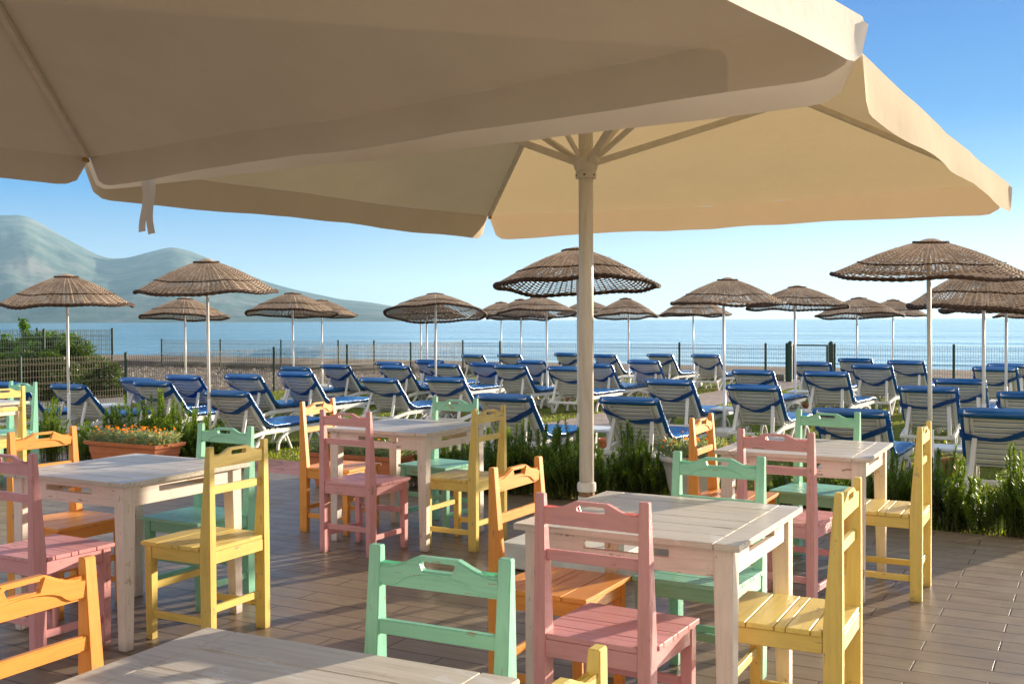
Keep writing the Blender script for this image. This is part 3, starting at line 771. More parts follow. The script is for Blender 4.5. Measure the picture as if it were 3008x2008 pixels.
WHERE = ['leftmost, in front of the mountain and the bushes', 'tall one, second from the left, against the mountain', 'small one behind the second parasol from the left', 'left of centre, standing in front of a smaller one',
 'small one half hidden behind its neighbour left of centre', 'showing its wide latticed underside left of the big pole', 'hidden behind the latticed one, only its thin left pole showing', 'hidden behind the latticed one, its thicker right pole showing',
 'farthest small one, left of the big white pole', 'under the sunlit one, mostly covered, near the big pole', 'with a sunlit patch of open weave left of the big pole', 'largest at the centre, cut in two by the big white pole',
 'mostly hidden behind the big white pole', 'small one just right of the big white pole', 'small one in front of the larger one right of the pole', 'with a stray reed on top, behind two smaller ones',
 'middle sized one above the garden gate', 'small one right of the gate', 'farthest small one left of the big right hand pole', 'largest and nearest at the right, high above the sea',
 'wide one cut by the right edge below the largest one', 'hidden under the wide one at the right edge', 'small one mostly beyond the right edge']
proto = {}
for i, (px, hw, d, ya, yn, yf) in enumerate(PA):
    c = at_d(px, 900, d); h = hor(px); r = hw*d/F_PX; sca = r/RP
    zn = CAMZ+(h-yn)*(d-r)/F_PX; zf = CAMZ+(h-yf)*(d+r)/F_PX; za = CAMZ+(h-ya)*d/F_PX
    zr = (zn+zf)/2; tilt = math.atan2(zf-zn, 2*r); rise = (za-zr-.012)/(.335*1.035)
    k = i % 3
    root = empty('reed_parasol', (c.x, c.y, -.02), 0, category='parasol', group='woven reed parasols on the lawn')
    root['label'] = 'reed parasol, '+WHERE[i]
    pb = PBOT.get(i, px)
    cb = at_d(pb, 900, d); off = Vector((cb.x-c.x, cb.y-c.y, 0))*(1.0 if i in PBOT else 0)
    cm, dm = RC[k]
    cn = obj('canopy', cm, M_WICK, root, loc=(0, 0, zr+.02)); cn.scale = (sca, sca, rise); cn.rotation_euler = (tilt, 0, i*1.7)
    # tilt about the world x axis: compose explicitly
    mrot = Matrix.Rotation(tilt, 4, 'X') @ Matrix.Rotation(i*1.7, 4, 'Z'); cn.rotation_euler = mrot.to_euler()
    bn = obj('rim_binding', dm, M_WICKD, cn)
    mb = MB(); ct = at_d(PTOP.get(i, px), 900, d); mb.tube([off, (ct.x-c.x, ct.y-c.y, zr+.20*rise)], .0165, 10); obj('pole', mb.raw('pole', True), M_POLE, root)
    if i in (10, 13, 15, 16): off2 = off
    mb = MB(); mb.tube([off+Vector((0, 0, .02)), off+Vector((0, 0, .62))+(Vector((0, 0, zr))-off).normalized()*.0], .0205, 10)
    obj('lower_tube', mb.raw('lower_tube', True), M_POLE, root)
    mb = MB(); mb.lathe([(.19, -.0), (.20, .03), (.20, .085), (.17, .11), (.04, .125)], 8, (off.x, off.y))
    obj('base', mb.mesh('base', .008), M_CONC, root)
# ------------------------------------------------------------------ sun loungers
def lounger():
    P = []
    hy, hzz, ty, tz_ = 0, .27, -.35, .70            # hinge and backrest top
    bd = Vector((0, ty-hy, tz_-hzz)); L = bd.length; bd.normalize(); bn = Vector((0, bd.z, -bd.y))   # bn: towards the sitter (forward/up)
    H0 = Vector((0, hy, hzz))
    def B(x, s, o): return H0+Vector((x, 0, 0))+bd*(s*L)+bn*o
    # frame
    mb = MB()
    for sx in (-1, 1):
        x = sx*.265
        mb.bar((x, -.34, .185), (x, -.05, .235), .035, .045); mb.bar((x, -.06, .232), (x, 1.14, .245), .035, .05)
        n = 12; pts = [(x, .62-.40*math.cos(math.pi*k/n), .225*math.sin(math.pi*k/n)**.75) for k in range(n+1)]
        for a, b in zip(pts, pts[1:]): mb.bar(a, (b[0], b[1]+.0001, b[2]), .033, .036, (0, 0, 1) if abs(b[2]-a[2]) < abs(b[1]-a[1]) else (0, 1, 0))
        mb.bar((x, .36, .20), (x, .47, .0), .03, .028, (0, 1, 0)); mb.bar((x, .88, .20), (x, .77, .0), .03, .028, (0, 1, 0))
    mb.bar((-.285, -.35, .18), (.285, -.35, .18), .05, .035); mb.bar((-.26, 1.12, .245), (.26, 1.12, .245), .05, .03)
    for k in range(11): mb.bar((-.25, .06+k*.098, .262), (.25, .06+k*.098, .262), .078, .016)
    P.append(('frame', mb.mesh('frame', .005), M_PLAST))
    for sx in (-1, 1):
        mb = MB(); x = sx*.262
        mb.bar((x, -.32, .18), (x, -.24, 0), .034, .045, (0, 1, 0)); mb.bar((x, -.02, .22), (x, -.22, 0.0), .030, .040, (0, 1, 0))
        P.append(('rear_leg', mb.mesh('rear_leg', .004), M_PLAST))
    # backrest
    mb = MB(); w = .275
    for sx in (-1, 1): mb.bar(B(sx*(w-.018), 0, 0), B(sx*(w-.018), 1, 0), .036, .034, bn)
    mb.bar(B(-w, 1.0, 0), B(w, 1.0, 0), .034, .04, bn)
    for sx in (-1, 1): mb.bar(B(sx*(w-.062), .02, -.004), B(sx*(w-.055), .95, -.004), .022, .030, bn)
    ns = 9
    for k in range(ns):
        s0, s1 = .03+k*.104, .03+(k+1)*.104-.022; a, b = B(0, s0, .002), B(0, s1, .002); zz = 8
        vs = []
        for j in range(zz+1):
            x = -.245+.49*j/zz; cv = -.012*math.sin(math.pi*j/zz)*0
            for s, o in ((s0, -.002), (s0, .010), (s1, .010), (s1, -.005)): vs.append(B(x, s-.012*math.sin(math.pi*j/zz), o))
        fs = [(4*j+q, 4*j+(q+1) % 4, 4*j+4+(q+1) % 4, 4*j+4+q) for j in range(zz) for q in range(4)]+[(0, 1, 2, 3), (4*zz+3, 4*zz+2, 4*zz+1, 4*zz)]
        mb.add(vs, fs)
    P.append(('backrest', mb.mesh('backrest', .003), M_PLAST))
    for sx in (-1, 1):
        mb = MB(); mb.bar(B(sx*.20, .60, -.02), (sx*.225, -.33, .20), .040, .022, (0, 1, 0))
        P.append(('support_strut', mb.mesh('support_strut', .004), M_PLAST))
    # mattress: bent path, padded section
    path = []
    for s in [-.0]: pass
    pts = [(B(0, .955, -.018), -bn), (B(0, 1.018, -.020), None), (B(0, 1.026, -.006), None), (B(0, 1.030, .040), None), (B(0, .95, .058), None), (B(0, .7, .050), None), (B(0, .45, .058), None), (B(0, .2, .052), None),
           (Vector((0, .045, .345)), None), (Vector((0, .14, .318)), None), (Vector((0, .34, .322)), None), (Vector((0, .42, .312)), None), (Vector((0, .62, .324)), None), (Vector((0, .72, .314)), None), (Vector((0, .95, .324)), None), (Vector((0, 1.12, .312)), None), (Vector((0, 1.17, .30)), None)]
    c = [p[0] for p in pts]; n = len(c); mb = MB(); NX = 8; up = []; dn = []
    for i in range(n):
        d = (c[min(i+1, n-1)]-c[max(i-1, 0)]).normalized(); nm = Vector((0, -d.z, d.y))
        if i >= 3: nm = nm if nm.dot(Vector((0, .3, 1))) > 0 else -nm
        else: nm = -Vector((0, -d.z, d.y)) if False else nm
        th = .020 if i < 3 else .046
        if i == 0: th = .012
        row = []; rowd = []
        for j in range(NX+1):
            t = -1+2*j/NX; x = .31*t; e = math.sqrt(max(0, 1-abs(t)**5))
            row.append(c[i]+Vector((x, 0, 0))+nm*(.012*e-.004)); rowd.append(c[i]+Vector((x*.985, 0, 0))-nm*(th*(.62+.38*e)))
        up.append(row); dn.append(rowd)
    vs = [p for r in up for p in r]+[p for r in dn for p in r]; M = NX+1; o = n*M
    fs = []
    for i in range(n-1):
        for j in range(NX):
            a = i*M+j; fs.append((a, a+1, a+M+1, a+M)); fs.append((o+a, o+a+M, o+a+M+1, o+a+1))
        fs.append((i*M, (i+1)*M, o+(i+1)*M, o+i*M)); fs.append((i*M+NX, o+i*M+NX, o+(i+1)*M+NX, (i+1)*M+NX))
    for j in range(NX): fs.append((j, o+j, o+j+1, j+1)); a = (n-1)*M+j; fs.append((a, a+1, o+a+1, o+a))
    mb.add(vs, fs); me = mb.mesh('mattress', smooth=True); P.append(('mattress', me, M_MAT))
    return P, B
LP, LB = lounger()
def strap_mesh(a, m, b, w=.080):
    mb = MB()
    def fn(t, s):
        x = -.318+.636*t; sg = (a*(1-t)+b*t)-m*math.sin(math.pi*t)**.8; tw = w*(1-.45*math.sin(math.pi*t)**2)
        off = -.034-.010*math.sin(math.pi*t)-.006*s
        if t < .04 or t > .96: off = .01-.03*(min(t, 1-t)/.04)
        return LB(x, sg+(s-.5)*tw/.55+.03*math.sin(9*t+s), off)
    mb.grid(fn, 26, 2); return mb.raw('strap', True)
STR = [strap_mesh(.78, .30, .76), strap_mesh(.70, .20, .82), strap_mesh(.84, .12, .62), strap_mesh(.60, .10, .84)]
for _m in STR: _m.materials.append(None)
LG = [(1108,-25,54),(1112,149,243),(1100,362,437),(1110,391,490),(1093,498,565),(1130,600,716),(1096.5,672,747),(1067,827,896),(1091,824,907),(1063,950,1014),(1095,1067,1154),(1054,1112,1168),(1062,1120,1189),(1055,1228,1288),(1063,1260,1336),(1098,1253,1352),(1032.5,1359,1413),(1055,1389,1449),(1034,1467,1520),(1066,1453,1535),(1050,1525,1591),(1151,1398,1556),(1071,1613,1700),(1035,1632,1693),(1059,1718,1783),(1032,1745,1804),(1054,1852,1923),(1034,1904,1967),(1037,2034,2103),(1107,1903,2026),(1152,1761,1934),(1081,2159,2262),(1120,2143,2277),(1062,2342,2430),(1086,2370,2478),(1049,2470,2549),(1070,2514,2606),(1183,2391,2608),(1055,2619,2699),(1124,2644,2799),(1098,2753,2880),(1074,2866,2972),(1058,2911,3001),(1198,2822,3060),(1140,2972,3075)]
lst = []
for y, a, b in LG:
    pc = (a+b)/2; p = at_z(pc, y, .755); v = p.x*math.sin(GA)+p.y*math.cos(GA); az = 28+max(0, v-9)*.9
    lst.append((pc, p, v, az))
BND = [10.7, 13.4, 16.0, 18.6, 99]; ROWN = ['first row, nearest the terrace', 'second row from the terrace', 'third row from the terrace', 'fourth row from the terrace', 'last row, beside the beach fence']
ORD = ['leftmost', 'second from the left', 'third from the left', 'fourth from the left', 'fifth from the left', 'sixth from the left', 'seventh from the left', 'eighth from the left', 'ninth from the left', 'tenth from the left', 'eleventh from the left', 'twelfth from the left']
rows = {}
for i, t in enumerate(lst):
    r = next(k for k, b in enumerate(BND) if t[2] < b); rows.setdefault(r, []).append(i)
lab = {}
for r, ids in rows.items():
    ids.sort(key=lambda i: lst[i][0])
    for k, i in enumerate(ids): lab[i] = 'blue sun lounger, %s in the %s' % (ORD[k], ROWN[r])
l0 = None
for i, (pc, p, v, az) in enumerate(lst):
    if l0 is None:
        l0 = e = empty('sun_lounger', (0, 0, 0), category='sun lounger', group='sun loungers in rows on the lawn')
        for n, me, m in LP: obj(n, me, m, e)
        obj('strap', STR[0], M_STRAP, e)
    else:
        e = copy_tree(l0)
        for ch in e.children:
            if ch.name.startswith('strap'): ch.data = STR[i % 4]; ch.material_slots[0].link = 'OBJECT'; ch.material_slots[0].material = M_STRAP
    fw = Vector((math.sin(R(az)), math.cos(R(az)), 0))
    e.location = (p.x+fw.x*.35, p.y+fw.y*.35, -.02); e.rotation_euler = (0, 0, -R(az+random.uniform(-2, 2))); e['label'] = lab[i]; e.scale = (1, 1, random.uniform(.95, 1.05))
# ------------------------------------------------------------------ small white side tables
def side_table():
    mb = MB(); P = []
    mb.box(-.20, .20, -.20, .20, .315, .345); P.append(('tabletop', mb.mesh('tabletop', .012, 2), M_PLAST))
    for sx in (-1, 1):
        for sy in (-1, 1):
            mb = MB(); x0, x1 = sorted((sx*.195, sx*.135)); y0, y1 = sorted((sy*.195, sy*.135))
            mb.hexa([(x0+.008, y0+.008, 0), (x1-.008, y0+.008, 0), (x1-.008, y1-.008, 0), (x0+.008, y1-.008, 0), (x0, y0, .316), (x1, y0, .316), (x1, y1, .316), (x0, y1, .316)])
            P.append(('leg', mb.mesh('leg', .004), M_PLAST))
    return P
ST = [(1768, 1256, 'beside the lounger right of the big pole, behind the bushes'), (2141, 1197, 'beside the pole of the parasol above the far right table'), (2795, 1311, 'nearest one, behind the bushes at the right'),
      (2356, 1147, 'under the parasol in front of the gate'), (2952, 1176, 'farthest right, between two loungers'), (322, 1188, 'behind the terracotta planter on the left'), (2622, 1098, 'far one in the third row at the right'), (1862, 1104, 'far one beside the small parasol right of the big pole')]
s0 = None
for px, py, w in ST:
    p = at_z(px, py, .325)
    if s0 is None:
        s0 = e = empty('side_table', (0, 0, 0), category='side table', group='small white plastic tables on the lawn')
        for n, me, m in side_table(): obj(n, me, m, e)
    else: e = copy_tree(s0)
    e.location = (p.x, p.y, -.02); e.rotation_euler = (0, 0, -GA); e['label'] = 'small white plastic table '+w
# terracotta pots on the lawn
def pot(): 
    mb = MB(); mb.lathe([(.055, 0), (.078, .13), (.088, .13), (.090, .165), (.078, .165), (.074, .14)], 16); return mb.mesh('flower_pot', .002)
pm = pot(); p0 = None
for k, (px, py, w) in enumerate([(1010, 1160, 'left of centre under a far lounger'), (1344, 1236, 'beneath the lounger behind the mint middle chair'), (1779, 1330, 'right of the big pole behind the bushes'), (2372, 1215, 'beside the parasol base right of centre'), (2795, 1398, 'near the bushes at the right'), (1877, 1155, 'small and far, by the parasol right of the pole'), (1665, 1185, 'by the parasol base left of the big pole'), (2508, 1160, 'by the small parasol right of the gate')]):
    p = at_z(px, py, -.02)
    if p0 is None: p0 = o = obj('flower_pot', pm, M_TERRA, category='plant pot', group='small terracotta pots on the lawn')
    else: o = p0.copy(); COL.objects.link(o)
    o.location = (p.x, p.y, -.02); o['label'] = 'small terracotta pot '+w
# ------------------------------------------------------------------ fences
def fence_run(pts, h, name, label, panel_mat, wire=.0029, wp=.0048):
    root = empty(name, pts[0], 0, label=label, category='fence'); O = Vector(pts[0])
    for p in pts:
        q = Vector(p)-O; mb = MB(); mb.box(q.x-.022, q.x+.022, q.y-.022, q.y+.022, -.03, h+.03); mb.lathe([(.030, h+.03), (.034, h+.034), (.012, h+.055)], 8, (q.x, q.y))
        obj('post', mb.mesh('post', .003), M_GREEN, root)
    for a, b in zip(pts, pts[1:]):
        a, b = Vector(a)-O, Vector(b)-O; L = (b-a).length; d = (b-a)/L; nr = Vector((d.y, -d.x, 0)); mb = MB(); nv = int(L/.052)
        fold = [h*.10, h*.5, h*.90]
        def off(z): return sum(.016*max(0, 1-abs(z-f)/.035) for f in fold)
        zs = sorted([.04]+[f+k for f in fold for k in (-.035, 0, .035)]+[h+.02])
        for k in range(nv):
            q = a+d*((k+.5)*L/nv)
            for z0, z1 in zip(zs, zs[1:]): mb.bar(q+nr*off(z0)+Vector((0, 0, z0)), q+nr*off(z1)+Vector((0, 0, z1)), wire*2, wire*2, nr)
        nh = int(h/.10)
        for k in range(nh+1):
            z = .05+k*(h-.06)/nh; mb.bar(a+nr*(off(z)+.004)+Vector((0, 0, z)), b+nr*(off(z)+.004)+Vector((0, 0, z)), wp, wp)
        for f in fold: mb.bar(a+nr*(.02)+Vector((0, 0, f)), b+nr*.02+Vector((0, 0, f)), wp, wp)
        obj('wire_panel', mb.raw('wire_panel'), panel_mat, root)
    return root
fence_run([UV(u, v) for u, v in ((-15.3, 8.8), (-15.3, 11.17), (-15.3, 13.3), (-15.3, 17.2), (-15.3, 19.7), (-15.3, 22.3), (-15.32, 24.85))], .86, 'mesh_fence', 'low rusty green wire mesh fence along the left side of the lawn', M_WIRER)
fence_run([UV(u, 24.95) for u in (-27, -24.4, -21.9, -19.7, -18.4, -16.3, -14.2, -11.6, -9.1, -6.95, -6.45)], .84, 'mesh_fence', 'green wire mesh fence with dark posts along the beach left of the gate', M_WIRE)
fence_run([UV(u, 24.95) for u in (-5.35, -2.8, -.3, 2.3, 4.8, 7.4, 10)], .84, 'mesh_fence', 'green wire mesh fence along the beach right of the gate', M_WIRE)
fence_run([UV(-18.7, v) for v in (6.3, 9, 11.6, 14.2, 15.9)]+[UV(u, 15.92) for u in (-21.2, -23.8, -26.4)], 1.27, 'mesh_fence', 'taller green wire mesh fence around the shrubs on the far left', M_WIRE)
g = empty('garden_gate', UV(-5.9, 24.95), -GA, label='dark green metal framed mesh gate in the beach fence', category='gate')
for x in (-.47, .47):
    mb = MB(); mb.box(x-.05, x+.05, -.05, .05, -.03, .90); mb.lathe([(.05, .90), (.055, .91), (.01, .95)], 8, (x, 0))
    obj('gate_post', mb.mesh('gate_post', .004), M_GREEN, g)
mb = MB()
for x in (-.385, .385): mb.box(x-.02, x+.02, -.02, .02, .05, .86)
mb.box(-.362, .362, -.02, .02, .825, .86); mb.box(-.362, .362, -.02, .02, .05, .085); obj('gate_frame', mb.mesh('gate_frame', .003), M_GREEN, g)
mb = MB()
for k in range(14): x = -.34+k*.0523; mb.bar((x, 0, .08), (x, 0, .83), .0044, .0044)
for k in range(8): mb.bar((-.365, .004, .12+k*.09), (.365, .004, .12+k*.09), .0045, .0045)
obj('wire_panel', mb.raw('wire_panel'), M_WIRE, g)
# ------------------------------------------------------------------ plants
def rosemary(seed, w, d, h, nst=58, nl=150, ln=.034):
    rnd = random.Random(seed); mb = MB(); st = MB()
    for k in range(nst):
        a = rnd.uniform(0, 6.28); rr = math.sqrt(rnd.random())
        bx, by = w*.5*rr*math.cos(a)*.8, d*.5*rr*math.sin(a)*.8
        hh = h*(1-.42*rr**1.5)*rnd.uniform(.62, 1.05); lean = Vector((bx*.55+rnd.uniform(-.05, .05), by*.55+rnd.uniform(-.05, .05), 0)); ph = rnd.uniform(0, 6)
        P = lambda t: Vector((bx, by, 0))+lean*(t*t)+Vector((.012*math.sin(ph+4*t), .012*math.cos(ph+5*t), hh*t))
        st.tube([P(t/4) for t in range(5)], [.005, .0045, .004, .003, .0015], 3)
        z0 = rnd.uniform(.0, .2)
        for j in range(nl):
            t = z0+(1-z0)*(j+rnd.random())/nl; p = P(t); al = j*2.4+rnd.uniform(-.5, .5); l = ln*(.55+.75*math.sin(math.pi*min(1, .18+t*.72)))*rnd.uniform(.7, 1.25)
            el = .18+.75*t*t+rnd.uniform(-.3, .3)
            dr = Vector((math.cos(al)*math.cos(el), math.sin(al)*math.cos(el), math.sin(el))); sd_ = dr.cross(Vector((0, 0, 1))).normalized()*.0042
            q = p+dr*l; mb.add([p-sd_*.7, p+sd_*.7, q+sd_, q+dr*.004, q-sd_], [(0, 1, 2, 3, 4)])
    return mb.raw('foliage'), st.raw('stems')
RV = {'a': rosemary(1, .62, .5, .56), 'b': rosemary(2, .5, .45, .50, 48), 'c': rosemary(3, .36, .34, .62, 26), 'd': rosemary(4, .42, .42, .36, 38), 'e': rosemary(5, .20, .20, .22, 9, 60)}
RB = [  # px, base depth, variant, scale, where
 (1275, 9.35, 'a', .86, 'behind the middle table seat'), (1385, 9.15, 'b', .9, 'behind the yellow middle chair'), (1462, 9.05, 'a', .95, 'between the yellow middle chair and the orange chair'),
 (1530, 8.95, 'c', .92, 'tall spikes above the orange chair left of the big pole'), (1600, 8.95, 'a', .98, 'just left of the big pole, second bush'), (1672, 8.80, 'a', 1.0, 'touching the left side of the big pole'),
 (1775, 8.75, 'd', 1.02, 'low, just right of the big pole'), (1848, 8.70, 'c', .93, 'tall pointed one between the pole and the white pot'), (1905, 8.75, 'b', .86, 'left of the white flower pot'), (1955, 8.95, 'b', .8, 'behind the white flower pot'),
 (2205, 10.6, 'e', 1.6, 'single small sprig below a lounger'), (2330, 8.1, 'b', .74, 'dark, behind the legs of the far right table'), (2430, 7.95, 'b', .72, 'dark, behind the mint chair of the far right table'),
 (2520, 7.9, 'b', .78, 'dark, under the far right tabletop'), (2615, 7.75, 'a', .86, 'right of the far right table leg'), (2672, 7.75, 'd', .78, 'small one left of the rightmost chair'), (2768, 7.45, 'a', .92, 'tall one right of the rightmost chair'),
 (2818, 7.55, 'd', .72, 'between the tall bush and the low one'), (2872, 7.32, 'd', .95, 'low and wide beside the deck near the right edge'), (2985, 7.15, 'c', .90, 'tall at the right edge'), (3040, 7.1, 'b', 1.0, 'beyond the right edge'),
 (150, 11.2, 'c', .98, 'tall bright one behind the orange chair on the left'), (255, 11.2, 'b', .8, 'left of the terracotta planter'), (330, 10.95, 'c', .85, 'behind the left end of the planter'), (400, 10.9, 'a', 1.12, 'behind the middle of the terracotta planter'), (470, 10.85, 'c', 1.12, 'behind the right half of the planter'),
 (535, 10.7, 'a', 1.02, 'at the right end of the terracotta planter'), (600, 10.6, 'b', 1.02, 'right of the planter, behind the mint chair'), (655, 10.5, 'd', 1.05, 'last on the right of the left hand bushes'), (40, 11.6, 'b', .8, 'behind the small mint chair at the left edge'),
 (1078, 10.2, 'e', 1.35, 'small sprigs above the middle table, left'), (1130, 10.1, 'e', 1.55, 'small sprigs above the middle table, centre'), (1185, 10.05, 'e', 1.65, 'small sprigs above the middle table, right'), (1225, 9.9, 'e', 1.3, 'sprig beside the mint middle chair')]
first = None
for k, (px, d, v, s, w) in enumerate(RB):
    p = at_d(px, 1100, d); p.z = -.02
    fo, stm = RV[v]
    if first is None or True:
        e = empty('rosemary_bush', p, 0, category='bush', group='rosemary bushes along the edge of the terrace', label='green rosemary bush '+w)
        obj('foliage', fo, M_ROSE, e); obj('stems', stm, M_STEM, e)
    wd = .88 if px > 2600 else 1.04
    e.scale = (s*wd, s*wd, s*1.16); e.rotation_euler = (0, 0, k*2.1)
def leafy(seed, cl, n, ls, droop=0):            # clumps of small leaves; cl: list of (centre, radius xyz)
    rnd = random.Random(seed); mb = MB()
    for c, r in cl:
        vol = r[0]*r[1]*r[2]; m = int(n*vol**.67)
        for _ in range(m):
            a = rnd.uniform(0, 6.28); u = rnd.uniform(-1, 1); q = rnd.random()**.45; s = math.sqrt(1-u*u)
            p = Vector((c[0]+r[0]*q*s*math.cos(a), c[1]+r[1]*q*s*math.sin(a), c[2]+r[2]*q*u))
            if p.z < 0: p.z = -p.z*.3
            d = Vector((rnd.gauss(0, 1), rnd.gauss(0, 1), rnd.gauss(.5, .8))).normalized(); sd_ = d.cross(Vector((rnd.gauss(0, 1), rnd.gauss(0, 1), rnd.gauss(0, 1)))).normalized()
            l = ls*rnd.uniform(.6, 1.3); w = l*.26
            mb.add([p, p+d*l*.5+sd_*w, p+d*l, p+d*l*.5-sd_*w], [(0, 1, 2, 3)])
    return mb.raw('foliage')
def clumps(seed, n, w, d, h, r0, r1, base=0):
    rnd = random.Random(seed); out = []
    for _ in range(n):
        a = rnd.uniform(0, 6.28); q = math.sqrt(rnd.random()); x, y = w*q*math.cos(a), d*q*math.sin(a); z = base+rnd.uniform(.1, 1)*h*(1-.5*q*q); r = rnd.uniform(r0, r1)
        out.append(((x, y, z), (r, r, r*.8)))
    return out
def shrub(name, px, dist, me, m, label, stem=1.0, rz=0):
    p = at_d(px, 1000, dist); p.z = -.05; e = empty(name, p, rz, label=label, category='shrub')
    obj('foliage', me, m, e)
    mb = MB(); rnd = random.Random(int(px))
    for k in range(6):
        a = k*1.05; mb.tube([(.05*math.cos(a), .05*math.sin(a), 0), (.25*math.cos(a), .25*math.sin(a), stem*.45), (.5*math.cos(a+.3), .5*math.sin(a+.3), stem*.85)], [.03, .02, .008], 5)
    obj('stems', mb.raw('stems'), M_STEM, e); return e
cl = clumps(11, 60, 1.08, .7, 1.2, .16, .28, .1)+[((-.72, 0, 1.02), (.16, .15, .22)), ((-.9, .1, .75), (.2, .2, .2)), ((-.30, 0, 1.28), (.10, .10, .20)), ((-.36, 0, 1.46), (.07, .07, .12)), ((.05, 0, 1.15), (.2, .2, .14)), ((.75, 0, .72), (.22, .22, .2)), ((-.2, 0, .95), (.3, .3, .25))]
shrub('broadleaf_shrub', 118, 22.6, leafy(12, cl, 13000, .085), M_SHRUB, 'bright green broad leaved shrub behind the fence at the far left', 1.0)
shrub('dark_shrub', 60, 20.3, leafy(13, clumps(14, 60, 1.15, .6, .85, .2, .32), 11000, .06), M_DARKSH, 'dark low shrub in front of the bright one at the left edge', .6)
shrub('dark_shrub', 195, 21.0, leafy(15, clumps(16, 60, 1.0, .6, .9, .2, .32), 11000, .06), M_DARKSH, 'dark dense shrub behind the pole of the leftmost parasol', .6)
shrub('dark_shrub', 268, 22.0, leafy(17, clumps(18, 40, .6, .45, .75, .18, .28), 11000, .06), M_DARKSH, 'dark rounded shrub beside the end post of the tall fence', .55)
# planters with orange flowers
def trough():
    mb = MB(); L, D = .47, .17
    def ring(l, d, z): return [(-l, -d, z), (l, -d, z), (l, d, z), (-l, d, z)]
    secs = [ring(L*.84, D*.78, 0), ring(L*.93, D*.90, .19), ring(L*.945, D*.92, .194), ring(L*.96, D*.95, .265), ring(L*1.03, D*1.10, .272), ring(L*1.05, D*1.14, .305), ring(L*.97, D*.98, .306), ring(L*.96, D*.95, .26)]
    vs = [p for s in secs for p in s]; n = len(secs)
    fs = [(0, 3, 2, 1), tuple(4*(n-1)+k for k in range(4))]+[(4*i+k, 4*i+(k+1) % 4, 4*i+4+(k+1) % 4, 4*i+4+k) for i in range(n-1) for k in range(4)]
    mb.add(vs, fs); return mb.mesh('planter', .008, 2)
def flowers(seed, lx, ly, z0, n, nf, round_=False):
    rnd = random.Random(seed); lf = MB(); fl = MB()
    def pos():
        if round_:
            a = rnd.uniform(0, 6.28); q = math.sqrt(rnd.random()); return lx*q*math.cos(a), ly*q*math.sin(a)
        return rnd.uniform(-lx, lx), rnd.uniform(-ly, ly)
    for _ in range(n):
        x, y = pos(); z = z0+rnd.random()**1.3*.11; p = Vector((x, y, z-.02))
        e = max(abs(x)/lx, abs(y)/ly)
        d = Vector((rnd.gauss(0, .7)+x/lx*.5*e, rnd.gauss(0, .7)+y/ly*.6*e, rnd.uniform(.1, 1.1))).normalized(); s = d.cross(Vector((rnd.gauss(0, 1), rnd.gauss(0, 1), .5))).normalized(); l = rnd.uniform(.035, .075)
        lf.add([p, p+d*l*.6+s*.006, p+d*l, p+d*l*.6-s*.006], [(0, 1, 2, 3)])
    for _ in range(nf):
        x, y = pos(); z = z0+rnd.uniform(.02, .15); c = Vector((x, y, z)); t = Vector((rnd.gauss(0, .35), rnd.gauss(0, .35)-.3, 1)).normalized()
        a0 = t.orthogonal().normalized(); b0 = t.cross(a0); k = 8; op = rnd.uniform(.25, 1.0)
        for j in range(k):
            a = 2*math.pi*j/k; r = a0*math.cos(a)+b0*math.sin(a); s = a0*-math.sin(a)+b0*math.cos(a); o = (r*op+t*(1.25-op)).normalized()
            fl.add([c, c+o*.011+s*.0048, c+o*.021, c+o*.011-s*.0048], [(0, 1, 2, 3)])
        lf.tube([(x, y, z0-.02), c], .0016, 3)
    return lf.raw('foliage'), fl.raw('blossoms')
tm = trough()
for k, (px, d, rz, w, seed, nf) in enumerate(((393, 10.2, -29, 'behind the left table', 21, 150), (1062, 9.25, -27, 'behind the middle table', 22, 40))):
    p = at_d(px, 1200, d); p.z = .001
    e = empty('planter', p, R(rz), label='long terracotta trough planter standing %s' % w, category='planter', group='terracotta troughs at the terrace edge')
    obj('trough', tm, M_TERRA, e); mb = MB(); mb.box(-.44, .44, -.155, .155, .20, .275); obj('soil', mb.mesh('soil'), M_SOIL, e)
    f = empty('flowering_plant', p, R(rz), label='silvery leaved plant with many small orange flowers in the trough '+w, category='flowers')
    a, b = flowers(seed, .47, .16, .29, 3600, nf); obj('foliage', a, M_SILVER, f); obj('blossoms', b, M_FLOWER, f, kind='stuff')
p = at_d(2036, 1300, 8.55); p.z = -.02
mb = MB(); mb.lathe([(.165, 0), (.20, .12), (.228, .27), (.232, .275), (.238, .335), (.262, .338), (.272, .352), (.272, .375), (.262, .388), (.245, .388), (.238, .37), (.23, .34)], 40)
me = mb.mesh('flower_pot', smooth=False)
for q in me.polygons: q.use_smooth = len(q.vertices) == 4
e = empty('large_pot', p, 0, label='large round white flower pot between the mint and orange chairs', category='plant pot'); obj('pot', me, M_POTW, e)
mb = MB(); mb.lathe([(.225, .30), (.23, .355)], 24); obj('soil', mb.mesh('soil'), M_SOIL, e)
f = empty('flowering_plant', p, 0, label='orange flowers with grey green leaves growing in the large white pot', category='flowers')
a, b = flowers(31, .27, .27, .40, 1500, 34, True); obj('foliage', a, M_SILVER, f); obj('blossoms', b, M_FLOWER, f, kind='stuff')
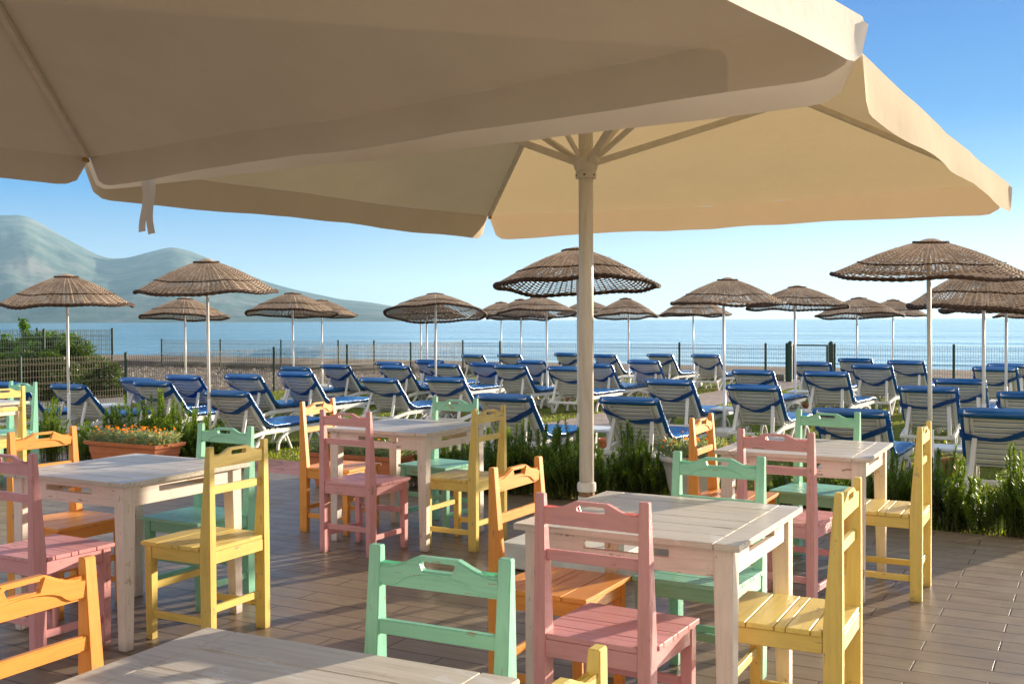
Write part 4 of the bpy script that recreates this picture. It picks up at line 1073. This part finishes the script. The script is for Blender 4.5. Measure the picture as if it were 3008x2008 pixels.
# grass blades
rnd = random.Random(77); mb = MB(); vs = []; fs = []
def blade(u, v, h):
    p = UV(u, v, -.026); a = rnd.uniform(0, 6.28); w = rnd.uniform(.004, .008); l = Vector((rnd.gauss(0, .4), rnd.gauss(0, .4), 1)).normalized()*h
    s = Vector((math.cos(a)*w, math.sin(a)*w, 0)); n = len(vs); vs.extend([tuple(p-s), tuple(p+s), tuple(p+l)]); fs.append((n, n+1, n+2))
for _ in range(125000):
    v = DECK_V+.02+(rnd.random()**1.6)*(24.8-DECK_V); u = rnd.uniform(-15.2, 3.5)
    if -6.92 < u < -5.73 and v > 8.6: continue
    if -10.2 < u < -5.2 and v < 8.64: continue
    q = UV(u, v)
    if abs(q.x/q.y) > .52: continue
    c = mnoise.noise(Vector((u*.7, v*.7, 1)))
    if c < -.18 and rnd.random() < .6: continue
    blade(u, v, rnd.uniform(.015, .042)*(1+.5*max(0, c))*(1.4 if v < 8.4 else 1))
me = bpy.data.meshes.new('lawn_grass'); me.from_pydata(vs, [], fs)
obj('lawn_grass', me, M_GRASS, kind='stuff', label='short grass blades over the lawn', category='grass')
# stones and weeds on the rubble between side fence and wall
vs = MB(); rnd = random.Random(9)
for _ in range(2600):
    u = rnd.uniform(-30, -15.6); v = rnd.uniform(16.2, 25.2); p = UV(u, v, -.055); s = rnd.uniform(.015, .07)*(1 if rnd.random() < .93 else 2); a = rnd.uniform(0, 6.28)
    c, q = math.cos(a)*s, math.sin(a)*s
    vs.add([(p.x+c, p.y+q, p.z), (p.x-q*.8, p.y+c*.8, p.z), (p.x-c, p.y-q, p.z), (p.x+q*.8, p.y-c*.8, p.z), (p.x+c*.3, p.y+q*.3, p.z+s*.75), (p.x-c*.4, p.y-q*.2, p.z+s*.65)],
           [(0, 1, 4), (1, 5, 4), (1, 2, 5), (2, 3, 5), (3, 4, 5), (3, 0, 4)])
obj('rubble', vs.raw('rubble'), simple('grey_stone', (.30, .26, .22), .9, .4, 2), kind='stuff', label='loose stones between the side fence and the beach', category='stones')
bpy.context.view_layer.update()
for _o in COL.objects:
    if 'label' in _o and len(_o['label'].split()) > 16: print('LONG', _o['label'])
